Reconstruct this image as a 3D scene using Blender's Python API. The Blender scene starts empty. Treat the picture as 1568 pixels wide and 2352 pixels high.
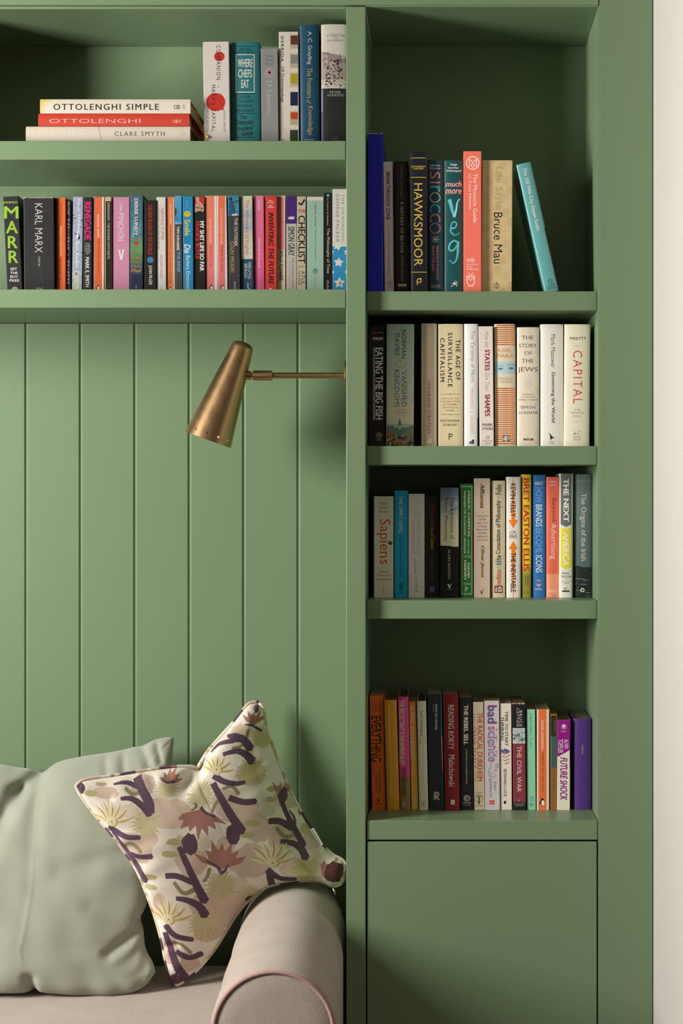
import bpy, bmesh, math, random
import numpy as np
from mathutils import Vector, Matrix
random.seed(7)
S = bpy.context.scene
COL = S.collection

# ---------------------------------------------------------------- camera, light, exposure
PX = 0.00085            # metres per photo pixel on the face-frame plane (y = 0)
CD = 3.194              # camera distance to the face frame
VX, VY = 1003.0, 1169.0 # vanishing point in the photo
ZC = 1.42               # camera height

def W(px, py, y=0.0):
    k = PX*(CD+y)/CD
    return Vector(((px-VX)*k, y, ZC-(py-VY)*k))
def WX(px, y=0.0): return (px-VX)*PX*(CD+y)/CD
def WZ(py, y=0.0): return ZC-(py-VY)*PX*(CD+y)/CD

cam = bpy.data.cameras.new('camera'); camo = bpy.data.objects.new('camera', cam); COL.objects.link(camo)
camo.location = (0, -CD, ZC); camo.rotation_euler = (math.pi/2, 0, 0)
cam.sensor_fit = 'VERTICAL'; cam.sensor_height = 36.0; cam.sensor_width = 24.0
cam.lens = (CD/PX)*36.0/2352.0
cam.shift_x = -(VX-784)/2352.0
cam.shift_y = (VY-1176)/2352.0
cam.clip_start = 0.05
S.camera = camo
S.view_settings.view_transform = 'Standard'
S.view_settings.look = 'None'
S.view_settings.gamma = 1.0
S.view_settings.use_curve_mapping = False
S.view_settings.exposure = 0.0

wd = bpy.data.worlds.new('world'); S.world = wd; wd.use_nodes = True
wd.node_tree.nodes['Background'].inputs[0].default_value = (1.0, 0.84, 0.62, 1)
# the rest of the unlit room: faint warm light, stronger from the ceiling half
_t = wd.node_tree.nodes.new('ShaderNodeTexCoord'); _s = wd.node_tree.nodes.new('ShaderNodeSeparateXYZ'); _m = wd.node_tree.nodes.new('ShaderNodeMapRange')
_m.inputs[1].default_value = 0.05; _m.inputs[2].default_value = 0.65; _m.inputs[3].default_value = 0.06; _m.inputs[4].default_value = 0.33
wd.node_tree.links.new(_t.outputs['Generated'], _s.inputs[0]); wd.node_tree.links.new(_s.outputs['Z'], _m.inputs[0])
wd.node_tree.links.new(_m.outputs[0], wd.node_tree.nodes['Background'].inputs[1])

ld = bpy.data.lights.new('window_daylight', 'AREA'); ld.shape = 'RECTANGLE'
ld.size = 0.76; ld.size_y = 1.35
ld.energy = 165.0; ld.color = (1.0, 0.965, 0.90)
lo = bpy.data.objects.new('window_daylight', ld); COL.objects.link(lo)
lo.location = (-2.42, -1.22, 1.84)
lo.rotation_euler = Vector((1.0, 0.0, 0.0)).to_track_quat('-Z', 'Y').to_euler()

# ---------------------------------------------------------------- helpers
def srgb(h):
    if isinstance(h, (tuple, list)): return tuple(h)
    h = h.lstrip('#')
    if len(h) == 3: h = ''.join(c*2 for c in h)
    v = [int(h[i:i+2], 16)/255 for i in (0, 2, 4)]
    return tuple(c/12.92 if c <= 0.04045 else ((c+0.055)/1.055)**2.4 for c in v)

MC = {}
def mat(name, col, rough=0.5, metal=0.0, spec=0.5, bump=None, var=None):
    m = bpy.data.materials.new(name); m.use_nodes = True
    nt = m.node_tree; b = nt.nodes['Principled BSDF']
    c = srgb(col)
    b.inputs['Base Color'].default_value = (*c, 1); b.inputs['Roughness'].default_value = rough
    b.inputs['Metallic'].default_value = metal; b.inputs['Specular IOR Level'].default_value = spec
    tc = None
    if bump or var:
        tc = nt.nodes.new('ShaderNodeTexCoord')
    if var:      # (scale, amount)
        n = nt.nodes.new('ShaderNodeTexNoise'); n.inputs['Scale'].default_value = var[0]; n.inputs['Detail'].default_value = 4
        r = nt.nodes.new('ShaderNodeMapRange'); r.inputs[3].default_value = 1-var[1]; r.inputs[4].default_value = 1+var[1]
        mx = nt.nodes.new('ShaderNodeVectorMath'); mx.operation = 'SCALE'; mx.inputs[0].default_value = c
        nt.links.new(tc.outputs['Object'], n.inputs['Vector']); nt.links.new(n.outputs['Fac'], r.inputs[0])
        nt.links.new(r.outputs[0], mx.inputs['Scale']); nt.links.new(mx.outputs[0], b.inputs['Base Color'])
    if bump:     # (scale, strength, distance)
        n = nt.nodes.new('ShaderNodeTexNoise'); n.inputs['Scale'].default_value = bump[0]; n.inputs['Detail'].default_value = 5
        u = nt.nodes.new('ShaderNodeBump'); u.inputs['Strength'].default_value = bump[1]; u.inputs['Distance'].default_value = bump[2]
        nt.links.new(tc.outputs['Object'], n.inputs['Vector']); nt.links.new(n.outputs['Fac'], u.inputs['Height'])
        nt.links.new(u.outputs[0], b.inputs['Normal'])
    return m

def mesh_obj(name, verts, faces, mats, parent=None, idx=None, smooth=False, loc=None):
    me = bpy.data.meshes.new(name); me.from_pydata([tuple(v) for v in verts], [], faces)
    for m in (mats if isinstance(mats, (list, tuple)) else [mats]): me.materials.append(m)
    if idx is not None: me.polygons.foreach_set('material_index', idx)
    if smooth: me.polygons.foreach_set('use_smooth', [True]*len(me.polygons))
    me.update()
    o = bpy.data.objects.new(name, me); COL.objects.link(o)
    if parent: o.parent = parent
    if loc: o.location = loc
    return o
def from_bm(name, bm, mats, parent=None, smooth=False):
    me = bpy.data.meshes.new(name); bmesh.ops.recalc_face_normals(bm, faces=bm.faces); bm.to_mesh(me); bm.free()
    for m in (mats if isinstance(mats, (list, tuple)) else [mats]): me.materials.append(m)
    if smooth: me.polygons.foreach_set('use_smooth', [True]*len(me.polygons))
    o = bpy.data.objects.new(name, me); COL.objects.link(o)
    if parent: o.parent = parent
    return o
def add_box(bm, x0, x1, y0, y1, z0, z1, bev=0.0, seg=2):
    r = bmesh.ops.create_cube(bm, size=1.0)
    vs = r['verts']
    for v in vs:
        v.co = Vector((x0+(v.co.x+.5)*(x1-x0), y0+(v.co.y+.5)*(y1-y0), z0+(v.co.z+.5)*(z1-z0)))
    if bev:
        es = list({e for v in vs for e in v.link_edges})
        bmesh.ops.bevel(bm, geom=es, offset=bev, segments=seg, affect='EDGES', profile=0.5)
def box(name, x0, x1, y0, y1, z0, z1, m, parent=None, bev=0.0012):
    bm = bmesh.new(); add_box(bm, x0, x1, y0, y1, z0, z1, bev); return from_bm(name, bm, m, parent)
def tag(o, label=None, cat=None, group=None, kind=None):
    if label: o['label'] = label
    if cat: o['category'] = cat
    if group: o['group'] = group
    if kind: o['kind'] = kind
    return o
def empty(name, loc, label, cat, group=None):
    o = bpy.data.objects.new(name, None); COL.objects.link(o); o.location = loc; o.empty_display_size = 0.05
    return tag(o, label, cat, group)
def tube(bm, pts, rad, n=8, closed=False):
    pts = [Vector(p) for p in pts]; rings = []; N = len(pts)
    prev = None
    for i, p in enumerate(pts):
        a = pts[(i-1) % N] if (closed or i > 0) else p
        b = pts[(i+1) % N] if (closed or i < N-1) else p
        t = (b-a).normalized()
        ref = prev if prev is not None else (Vector((0, 0, 1)) if abs(t.z) < .9 else Vector((1, 0, 0)))
        s = (ref - t*ref.dot(t)).normalized(); prev = s; q = t.cross(s)
        r = rad[i] if isinstance(rad, (list, tuple)) else rad
        rings.append([bm.verts.new(p + s*math.cos(2*math.pi*k/n)*r + q*math.sin(2*math.pi*k/n)*r) for k in range(n)])
    m = N if closed else N-1
    for i in range(m):
        A, B = rings[i], rings[(i+1) % N]
        for k in range(n): bm.faces.new((A[k], A[(k+1) % n], B[(k+1) % n], B[k]))
    if not closed:
        bm.faces.new(rings[0][::-1]); bm.faces.new(rings[-1])
    return rings

# ---------------------------------------------------------------- room shell
PAINT = mat('sage_green_paint', (0.156, 0.230, 0.130), 0.36, spec=0.45, bump=(180, 0.02, 0.0006), var=(3.0, 0.02))
CREAM = mat('cream_wall_paint', (0.78, 0.73, 0.67), 0.8, bump=(220, 0.04, 0.0006))
WOODF = mat('dark_stained_oak_floor', (0.05, 0.038, 0.028), 0.5, var=(2.0, 0.15))
DARK = mat('unlit_cabinet_interior', (0.03, 0.035, 0.025), 0.8)

XL = -2.36
tag(box('floor', XL, 0.55, -4.2, 0.36, -0.05, 0.0, WOODF, bev=0), kind='structure')
# left wall with a window opening: the daylight comes through it
bm = bmesh.new()
y0, y1, z0, z1 = -1.63, -0.81, 1.14, 2.54
for b in ((-4.2, y0, 0, 2.78), (y1, 0.36, 0, 2.78), (y0, y1, 0, z0), (y0, y1, z1, 2.78)):
    add_box(bm, XL-0.1, XL, b[0], b[1], b[2], b[3])
tag(from_bm('wall_left', bm, CREAM), kind='structure')
bm = bmesh.new()
for b in ((y0, y0+.05, z0, z1), (y1-.05, y1, z0, z1), (y0, y1, z0, z0+.05), (y0, y1, z1-.05, z1)):
    add_box(bm, XL-0.07, XL-0.02, b[0], b[1], b[2], b[3])
tag(from_bm('window_1', bm, mat('white_window_paint', (0.8, 0.8, 0.78), 0.4)), kind='structure')

D = 0.268     # depth of the left recess
DR = 0.28     # depth of the right bookcase
XD0, XD1 = WX(795), WX(839.5)     # upright between the two
XR = WX(1373.5)                   # right inner face
XS = WX(1498.5)                   # right edge of the joinery
XEND = -1.62
ztop = WZ(-60)
# tongue and groove panelling behind the sofa
zsb = WZ(706)  # underside of lowest left shelf
gx = [WX(60+124.95*i, D) for i in range(-10, 6)]
gw, gd = 0.0041, 0.0030
prof = [(XL, D)]
for x in gx:
    prof += [(x-gw, D), (x-gw*0.12, D+gd), (x+gw*0.12, D+gd), (x+gw, D)]
prof += [(XD0, D)]
vs, fs = [], []
for (x, y) in prof: vs += [(x, y, 0.0), (x, y, zsb-0.0015)]
n = len(prof)
for i in range(n-1): fs.append((2*i, 2*i+2, 2*i+3, 2*i+1))
k = len(vs); vs += [(XL, D+.05, 0), (XL, D+.05, zsb-.0015), (XD0, D+.05, 0), (XD0, D+.05, zsb-.0015)]
fs += [(k, k+1, k+3, k+2), (0, 1, k+1, k), (2*n-2, k+2, k+3, 2*n-1)]
fs += [tuple([2*i+1 for i in range(n)] + [k+3, k+1])]
tag(mesh_obj('wall_back', vs, fs, PAINT), kind='structure')
tag(box('wall_right', XS+0.0014, 1.6, -0.43, 0.36, 0.0, 2.78, mat('off_white_wall_paint', (0.49, 0.472, 0.45), 0.8, bump=(220, 0.04, 0.0006)), bev=0), kind='structure')
tag(box('trim_1', XEND, XR+0.0005, -0.001, 0.03, WZ(11.5), 2.78, PAINT), kind='structure')

# ---------------------------------------------------------------- right bookcase
bc = empty('bookcase', (XD0+.35, 0.14, 0), 'sage green built-in bookcase with four open tiers above a cupboard, right of the sofa', 'bookcase')
def bpart(name, x0, x1, y0, y1, z0, z1, m=None, bev=0.0012, parent=None, root=None):
    r = root or bc
    bm = bmesh.new(); add_box(bm, x0, x1, y0, y1, z0, z1, bev)
    bmesh.ops.translate(bm, verts=bm.verts, vec=-r.location)
    return from_bm(name, bm, m or PAINT, parent or r)
zt = WZ(15.5, .004)
bpart('side_panel', XD0, XD1, 0.0, DR+.02, 0, WZ(15.0))
bpart('side_panel', XR, WX(1375.2), 0.001, DR+.02, 0, WZ(12.2))
bpart('stile', WX(1375.6), XS, 0.0, 0.05, 0, 2.775)
bpart('top_panel', XD1, XR, 0.004, DR+.02, zt, zt+.03)
bpart('back_panel', XD1, XR, DR, DR+.018, 0.1, zt, bev=0)
e = 0.0007
SH = []
for (a, b) in ((669.0, 712.5), (1024.5, 1067.5), (1379.0, 1421.5)):
    z1_, z0_ = WZ(a, .02), WZ(b, .02); SH.append(z1_)
    bpart('shelf', XD1+e, XR-e, 0.02, DR, z0_, z1_)
zr = WZ(1885, .004); SH.append(zr)
bpart('shelf', WX(841.8), WX(1372.4), 0.004, DR, WZ(1930), zr)
dr_ = bpart('door', WX(842.5), WX(1370.6), 0.003, 0.025, 0.12, WZ(1934.5))
bpart('plinth', XD1+e, XR-e, 0.05, 0.07, 0.0, 0.115)
bpart('base_panel', XD1+e, XR-e, 0.05, DR, 0.115, 0.135, DARK)

# ---------------------------------------------------------------- left overhead shelves
ob = empty('bookshelf', (XD0-.5, 0.13, WZ(706)), 'sage green overhead shelf unit with two open tiers, above the panelled wall and sofa', 'bookshelf')
bpart('top_panel', XEND, XD0-.0003, 0.006, D+.02, WZ(18.5), WZ(12), root=ob)
bpart('back_panel', XEND, XD0-.0003, D, D+.018, WZ(706, 0), WZ(18.5), bev=0, root=ob)
zA, zB = WZ(323.5, .003), WZ(664.5, .003)
bpart('shelf', XEND, WX(793.4), 0.003, D, WZ(366), zA, root=ob)
bpart('shelf', XEND, WX(793.4), 0.003, D, WZ(706.5), zB, root=ob)
xp = WX(-150)
bpart('partition', xp-.03, xp, 0.004, D, zA, WZ(18.5), root=ob)
# ---------------------------------------------------------------- book engine
# art is listed in the coordinates of close-up views of the spines; K() sets the close-up
CR = [0, 0, 1.0]
def K(ox, oy, s): CR[0], CR[1], CR[2] = ox, oy, s
def topx(p): return (CR[0]+p[0]/CR[2], CR[1]+p[1]/CR[2])
ROW = {}
def R(group, z, yd, pyb, tone, depth): ROW.update(group=group, z=z, yd=yd, pyb=pyb, tone=tone, depth=depth)   # tone: scales cover colours to make up for the light each row gets
BOOKS = []
def B(label, q, col, art=(), hard=0, dy=None, pg='d9cbb0', rough=0.42, depth=None, ribbon=None, name='book'):
    """q = x0 top, x1 top, y top, x0 bottom, x1 bottom (at the visible foot of the row)"""
    dy = random.uniform(-.004, .004) if dy is None else dy
    yd = ROW['yd']+dy
    px = lambda p: W(*topx(p), yd)
    yb = (ROW['pyb']-CR[1])*CR[2]
    TL = px((q[0], q[2])); TR = px((q[1], q[2])); BL = px((q[3], yb)); BR = px((q[4], yb))
    lean = math.atan2(-((TL.x+TR.x)/2-(BL.x+BR.x)/2), TL.z-BL.z)   # ccw seen from the front
    if abs(lean) < 0.004: lean = 0.0
    w = ((TR.x-TL.x)+(BR.x-BL.x))/2*math.cos(lean)
    zs = ROW['z']
    ext = (BL.z-zs)*math.tan(lean)
    bl, br = BL.x+ext, BR.x+ext
    if lean >= 0: piv = Vector((bl, yd, zs+.0002)); up = 0.0
    else: piv = Vector((br, yd, zs+.0002)); up = w
    h = (TL.z-zs)/math.cos(lean) if lean >= 0 else (TR.z-zs)/math.cos(lean)
    BOOKS.append(dict(label=label, w=w, h=h, piv=piv, up=up, th=lean, yd=yd, col=col, art=list(art), hard=hard, pg=pg,
                      rough=rough, crop=tuple(CR), group=ROW['group'], flat=False,
                      depth=depth or min(ROW['depth'], 0.150 if hard else 0.128), ribbon=ribbon, name=name, tone=ROW['tone'] if ROW['tone'] != 1.0 else (1.75 if BL.x < -.003 else 1.4 if BL.x < .06 else 1.1)))  # right bookcase: covers lightened towards the left to offset the shade there
def BF(label, x0, x1, y0, y1, col, art, zbase, yd, hard=1, pg='d9cbb0', depth=.2, ribbon=None, rough=.5):
    """a book lying flat, spine to the front"""
    A = W(*topx((x0, y1)), yd); C = W(*topx((x1, y0)), yd)
    BOOKS.append(dict(label=label, w=C.z-A.z, h=C.x-A.x, piv=Vector((C.x, yd, zbase+.0002)), up=0.0, th=math.pi/2, yd=yd, col=col,
                      art=list(art), hard=hard, pg=pg, rough=rough, crop=tuple(CR), group=ROW['group'], flat=True, depth=depth,
                      ribbon=ribbon, name='book', zfix=(A.z-zbase), tone=ROW['tone']))
    return zbase + (C.z-A.z)+.0004

# ---- lettering: outlines of Blender's built-in letters, gathered once for every string
TXT = {}
def tkey(s, st):
    off = 0.0
    if 'B' in st: off = 0.0002
    elif 'b' in st: off = 0.0001
    elif 'l' in st: off = -0.012
    elif 's' in st: off = -0.004
    return (s, off, 'i' in st, 's' in st, 'w' in st)
def gather():
    keys = set()
    for b in BOOKS:
        for a in b['art']:
            if a[0] in 'hdu': keys.add(tkey(a[5], a[7] if len(a) > 7 else ''))
            if a[0] == 'v':
                for ch in a[5]:
                    if ch != ' ': keys.add(tkey(ch, a[7] if len(a) > 7 else ''))
    for s in EXTRA_TEXT: keys.add(tkey(*s))
    tmp = []
    for k in keys:
        c = bpy.data.curves.new('lettering', 'FONT'); c.body = k[0]; c.offset = k[1]; c.resolution_u = 3
        if k[2]: c.shear = 0.25
        if k[4]: c.space_character = 1.25
        o = bpy.data.objects.new('lettering', c); COL.objects.link(o); tmp.append((k, o, c))
    bpy.context.view_layer.update()
    dg = bpy.context.evaluated_depsgraph_get()
    for k, o, c in tmp:
        ev = o.evaluated_get(dg); me = ev.to_mesh()
        v = [(p.co.x, p.co.y) for p in me.vertices]
        f = [tuple(p.vertices) for p in me.polygons]
        tris = [[v[i] for i in t] for t in f]
        if k[3]:      # small foot and head strokes on every stem end
            cnt = {}
            for t in f:
                for i in range(len(t)):
                    e_ = tuple(sorted((t[i], t[(i+1) % len(t)]))); cnt[e_] = cnt.get(e_, 0)+1
            ys = [p[1] for p in v]
            for (a, b_), n_ in cnt.items():
                if n_ == 1 and abs(v[a][1]-v[b_][1]) < .004:
                    L = abs(v[a][0]-v[b_][0]); y = v[a][1]
                    if .03 < L < .20 and (abs(y) < .03 or y > .40):
                        xa, xb = sorted((v[a][0], v[b_][0])); s = .055
                        yy = (y, y+.028) if y < .2 else (y-.028, y)
                        tris.append([(xa-s, yy[0]), (xb+s, yy[0]), (xb+s, yy[1]), (xa-s, yy[1])])
        nc = 1
        if k[1] > .00005:      # heavier strokes: the same outline laid side by side
            e_ = .036 if k[1] > .00015 else .02
            tris = [[(p[0]+dx, p[1]+dy) for p in t] for dx, dy in ((-e_, 0), (e_, 0), (0, e_*.5), (0, -e_*.5)) for t in tris]; nc = 4
        ev.to_mesh_clear()
        xs = [p[0] for t in tris for p in t]; ys = [p[1] for t in tris for p in t]
        if not xs: continue
        x0, x1, y0, y1 = min(xs), max(xs), min(ys), max(ys)
        TXT[k] = ([[((p[0]-x0)/max(x1-x0, 1e-6), (p[1]-y0)/max(y1-y0, 1e-6)) for p in t] for t in tris], (x1-x0)/max(y1-y0, 1e-6), nc)
    for k, o, c in tmp:
        bpy.data.objects.remove(o); bpy.data.curves.remove(c)

def clip(poly, ax, val, keep_gt):
    out = []; n = len(poly)
    for i in range(n):
        a, b = poly[i], poly[(i+1) % n]
        ia = (a[ax] >= val) if keep_gt else (a[ax] <= val); ib = (b[ax] >= val) if keep_gt else (b[ax] <= val)
        if ia: out.append(a)
        if ia != ib:
            t = (val-a[ax])/(b[ax]-a[ax]); out.append((a[0]+(b[0]-a[0])*t, a[1]+(b[1]-a[1])*t))
    return out
def tri_poly(pts):
    """ear clipping for a simple polygon"""
    P = list(pts); n = len(P)
    if n <= 3: return [P]
    ar = sum(P[i][0]*P[(i+1) % n][1]-P[(i+1) % n][0]*P[i][1] for i in range(n))
    if ar < 0: P.reverse()
    idx = list(range(n)); out = []; g = 0
    cr = lambda a, b, c: (b[0]-a[0])*(c[1]-a[1])-(b[1]-a[1])*(c[0]-a[0])
    while len(idx) > 3 and g < 4000:
        g += 1; done = False
        for i in range(len(idx)):
            a, b, c = idx[i-1], idx[i], idx[(i+1) % len(idx)]
            if cr(P[a], P[b], P[c]) <= 0: continue
            if any(cr(P[a], P[b], P[j]) >= 0 and cr(P[b], P[c], P[j]) >= 0 and cr(P[c], P[a], P[j]) >= 0 for j in idx if j not in (a, b, c)): continue
            out.append([P[a], P[b], P[c]]); idx.pop(i); done = True; break
        if not done: break
    out.append([P[i] for i in idx]); return out
def stroke_polys(pts, w, px=1):
    out = []; n = len(pts)
    ws = w if isinstance(w, (list, tuple)) else [w]*n
    if len(ws) != n: ws = [ws[0]+(ws[-1]-ws[0])*i/(n-1) for i in range(n)]
    nr = []
    for i in range(n):
        a, b = pts[max(i-1, 0)], pts[min(i+1, n-1)]
        dx, dy = b[0]-a[0], b[1]-a[1]; L = math.hypot(dx, dy) or 1; nr.append((-dy/L, dx/L))
    for i in range(n-1):
        a, b = pts[i], pts[i+1]; na, nb = nr[i], nr[i+1]; wa, wb = ws[i]/2, ws[i+1]/2
        out.append([(a[0]+na[0]*wa, a[1]+na[1]*wa), (b[0]+nb[0]*wb, b[1]+nb[1]*wb), (b[0]-nb[0]*wb, b[1]-nb[1]*wb), (a[0]-na[0]*wa, a[1]-na[1]*wa)])
    return out
def smooth_line(pts, k=4):
    """Catmull-Rom through the points"""
    P = [pts[0]]+list(pts)+[pts[-1]]; out = []
    for i in range(1, len(P)-2):
        for j in range(k):
            t = j/k; a, b, c, d = P[i-1], P[i], P[i+1], P[i+2]
            out.append(tuple(.5*((2*b[m])+(-a[m]+c[m])*t+(2*a[m]-5*b[m]+4*c[m]-d[m])*t*t+(-a[m]+3*b[m]-3*c[m]+d[m])*t**3) for m in range(len(b))))
    out.append(tuple(pts[-1])); return out
def mixhex(a, b, t):
    A, C = [int(a[i:i+2], 16) for i in (0, 2, 4)], [int(b[i:i+2], 16) for i in (0, 2, 4)]
    return '%02x%02x%02x' % tuple(int(round(A[i]+(C[i]-A[i])*t)) for i in range(3))
def art_polys(a):
    """one art item -> list of (polygon in close-up coordinates, colour)"""
    t = a[0]
    if t == 'r': return [([(a[1], a[2]), (a[3], a[2]), (a[3], a[4]), (a[1], a[4])], a[5])]
    if t == 'p': return [(q, a[2]) for q in tri_poly(a[1])]
    if t == 'e':
        return [([(a[1]+a[3]*math.cos(i*math.pi/12), a[2]+a[4]*math.sin(i*math.pi/12)) for i in range(24)], a[5])]
    if t == 'o':
        pts = [(a[1]+a[3]*math.cos(i*math.pi/14), a[2]+a[3]*math.sin(i*math.pi/14)) for i in range(29)]
        return [(q, a[5]) for q in stroke_polys(pts, a[4])]
    if t == 'k': return [(q, a[3]) for q in stroke_polys(a[1], a[2])]
    if t == 'c': return [(q, a[3]) for q in stroke_polys(smooth_line(a[1]), a[2])]
    if t == 'g':
        n = a[7] if len(a) > 7 else 10; h = (a[4]-a[2])/n
        return [([(a[1], a[2]+i*h), (a[3], a[2]+i*h), (a[3], a[2]+(i+1)*h), (a[1], a[2]+(i+1)*h)], mixhex(a[5], a[6], (i+.5)/n)) for i in range(n)]
    if t == 'n':   # picture printed in small blotches: x0,y0,x1,y1,colours,count,seed
        rn = random.Random(a[7]); out = []
        for i in range(a[6]):
            cx, cy = rn.uniform(a[1], a[3]), rn.uniform(a[2], a[4]); s = (a[3]-a[1])*rn.uniform(.025, .085)
            q = [(min(max(cx+s*rn.uniform(.5, 1.3)*math.cos(k*1.047), a[1]), a[3]), min(max(cy+s*rn.uniform(.5, 1.3)*math.sin(k*1.047), a[2]), a[4])) for k in range(6)]
            out.append((q, rn.choice(a[5]), i))
        return out
    if t == 'm': return [q for b_ in a[1] for q in art_polys(b_)]
    st = a[7] if len(a) > 7 else ''
    if t == 'v':
        n = len(a[5]); ch = (a[4]-a[2])/n; out = []
        for i, c in enumerate(a[5]):
            if c == ' ': continue
            cap = .62 if c.islower() else .8
            k_ = TXT.get(tkey(c, st));
            if not k_: continue
            w_ = min(a[3]-a[1], ch*.8); hh = ch*cap; y1 = a[2]+(i+.92)*ch; cx = (a[1]+a[3])/2
            w_ *= min(1, k_[1]*1.1) if c in 'fitlj/I' else 1
            for tr in k_[0]: out.append(([(cx-w_/2+p[0]*w_, y1-p[1]*hh) for p in tr], a[6]))
        return out
    k_ = TXT.get(tkey(a[5], st))
    if not k_: return []
    x0, y0, x1, y1 = a[1:5]; out = []
    nt_ = len(k_[0])
    for ti, tr in enumerate(k_[0]):
        if t == 'h': q = [(x0+p[0]*(x1-x0), y1-p[1]*(y1-y0)) for p in tr]
        elif t == 'd': q = [(x0+p[1]*(x1-x0), y0+p[0]*(y1-y0)) for p in tr]
        else: q = [(x1-p[1]*(x1-x0), y1-p[0]*(y1-y0)) for p in tr]
        out.append((q, a[6], ti*k_[2]//nt_))
    if len(a) > 8 and a[8]:   # slanted line of lettering
        s = math.tan(math.radians(a[8])); out = [([(p[0], p[1]-(p[0]-x0)*s) for p in q], c, z) for q, c, z in out]
    return out

def bmat(col, rough, tone=1.0):
    k = ('book', col, rough, tone)
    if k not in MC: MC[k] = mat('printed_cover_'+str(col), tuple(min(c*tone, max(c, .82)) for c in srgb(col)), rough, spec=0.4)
    return MC[k]
def pmat(col):
    k = ('pages', col)
    if k not in MC:
        m = mat('paper_edge_'+col, col, 0.85, spec=.2); nt = m.node_tree; b = nt.nodes['Principled BSDF']
        tc = nt.nodes.new('ShaderNodeTexCoord'); mp = nt.nodes.new('ShaderNodeMapping'); mp.inputs['Scale'].default_value = (2200, 12, 12)
        n = nt.nodes.new('ShaderNodeTexNoise'); n.inputs['Scale'].default_value = 1.0; n.inputs['Detail'].default_value = 2
        r = nt.nodes.new('ShaderNodeMapRange'); r.inputs[1].default_value = .3; r.inputs[2].default_value = .7; r.inputs[3].default_value = .72; r.inputs[4].default_value = 1.05
        s = nt.nodes.new('ShaderNodeVectorMath'); s.operation = 'SCALE'; s.inputs[0].default_value = srgb(col)
        nt.links.new(tc.outputs['Object'], mp.inputs[0]); nt.links.new(mp.outputs[0], n.inputs['Vector']); nt.links.new(n.outputs['Fac'], r.inputs[0])
        nt.links.new(r.outputs[0], s.inputs['Scale']); nt.links.new(s.outputs[0], b.inputs['Base Color'])
        MC[k] = m
    return MC[k]

def spine_profile(w, hard):
    if hard:
        sag = min(.12*w, .0045); n = 22; out = []
        for i in range(n+1):
            u = .5-.5*math.cos(math.pi*i/n); s = 2*u-1
            out.append((u*w, sag*(1-math.sqrt(max(0, 1-.985*s*s)))))
        return out
    r = min(.0011, w*.12)
    return [(0, r), (r*.12, r*.5), (r*.5, r*.12), (r, 0), (w-r, 0), (w-r*.5, r*.12), (w-r*.12, r*.5), (w, r)]

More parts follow.
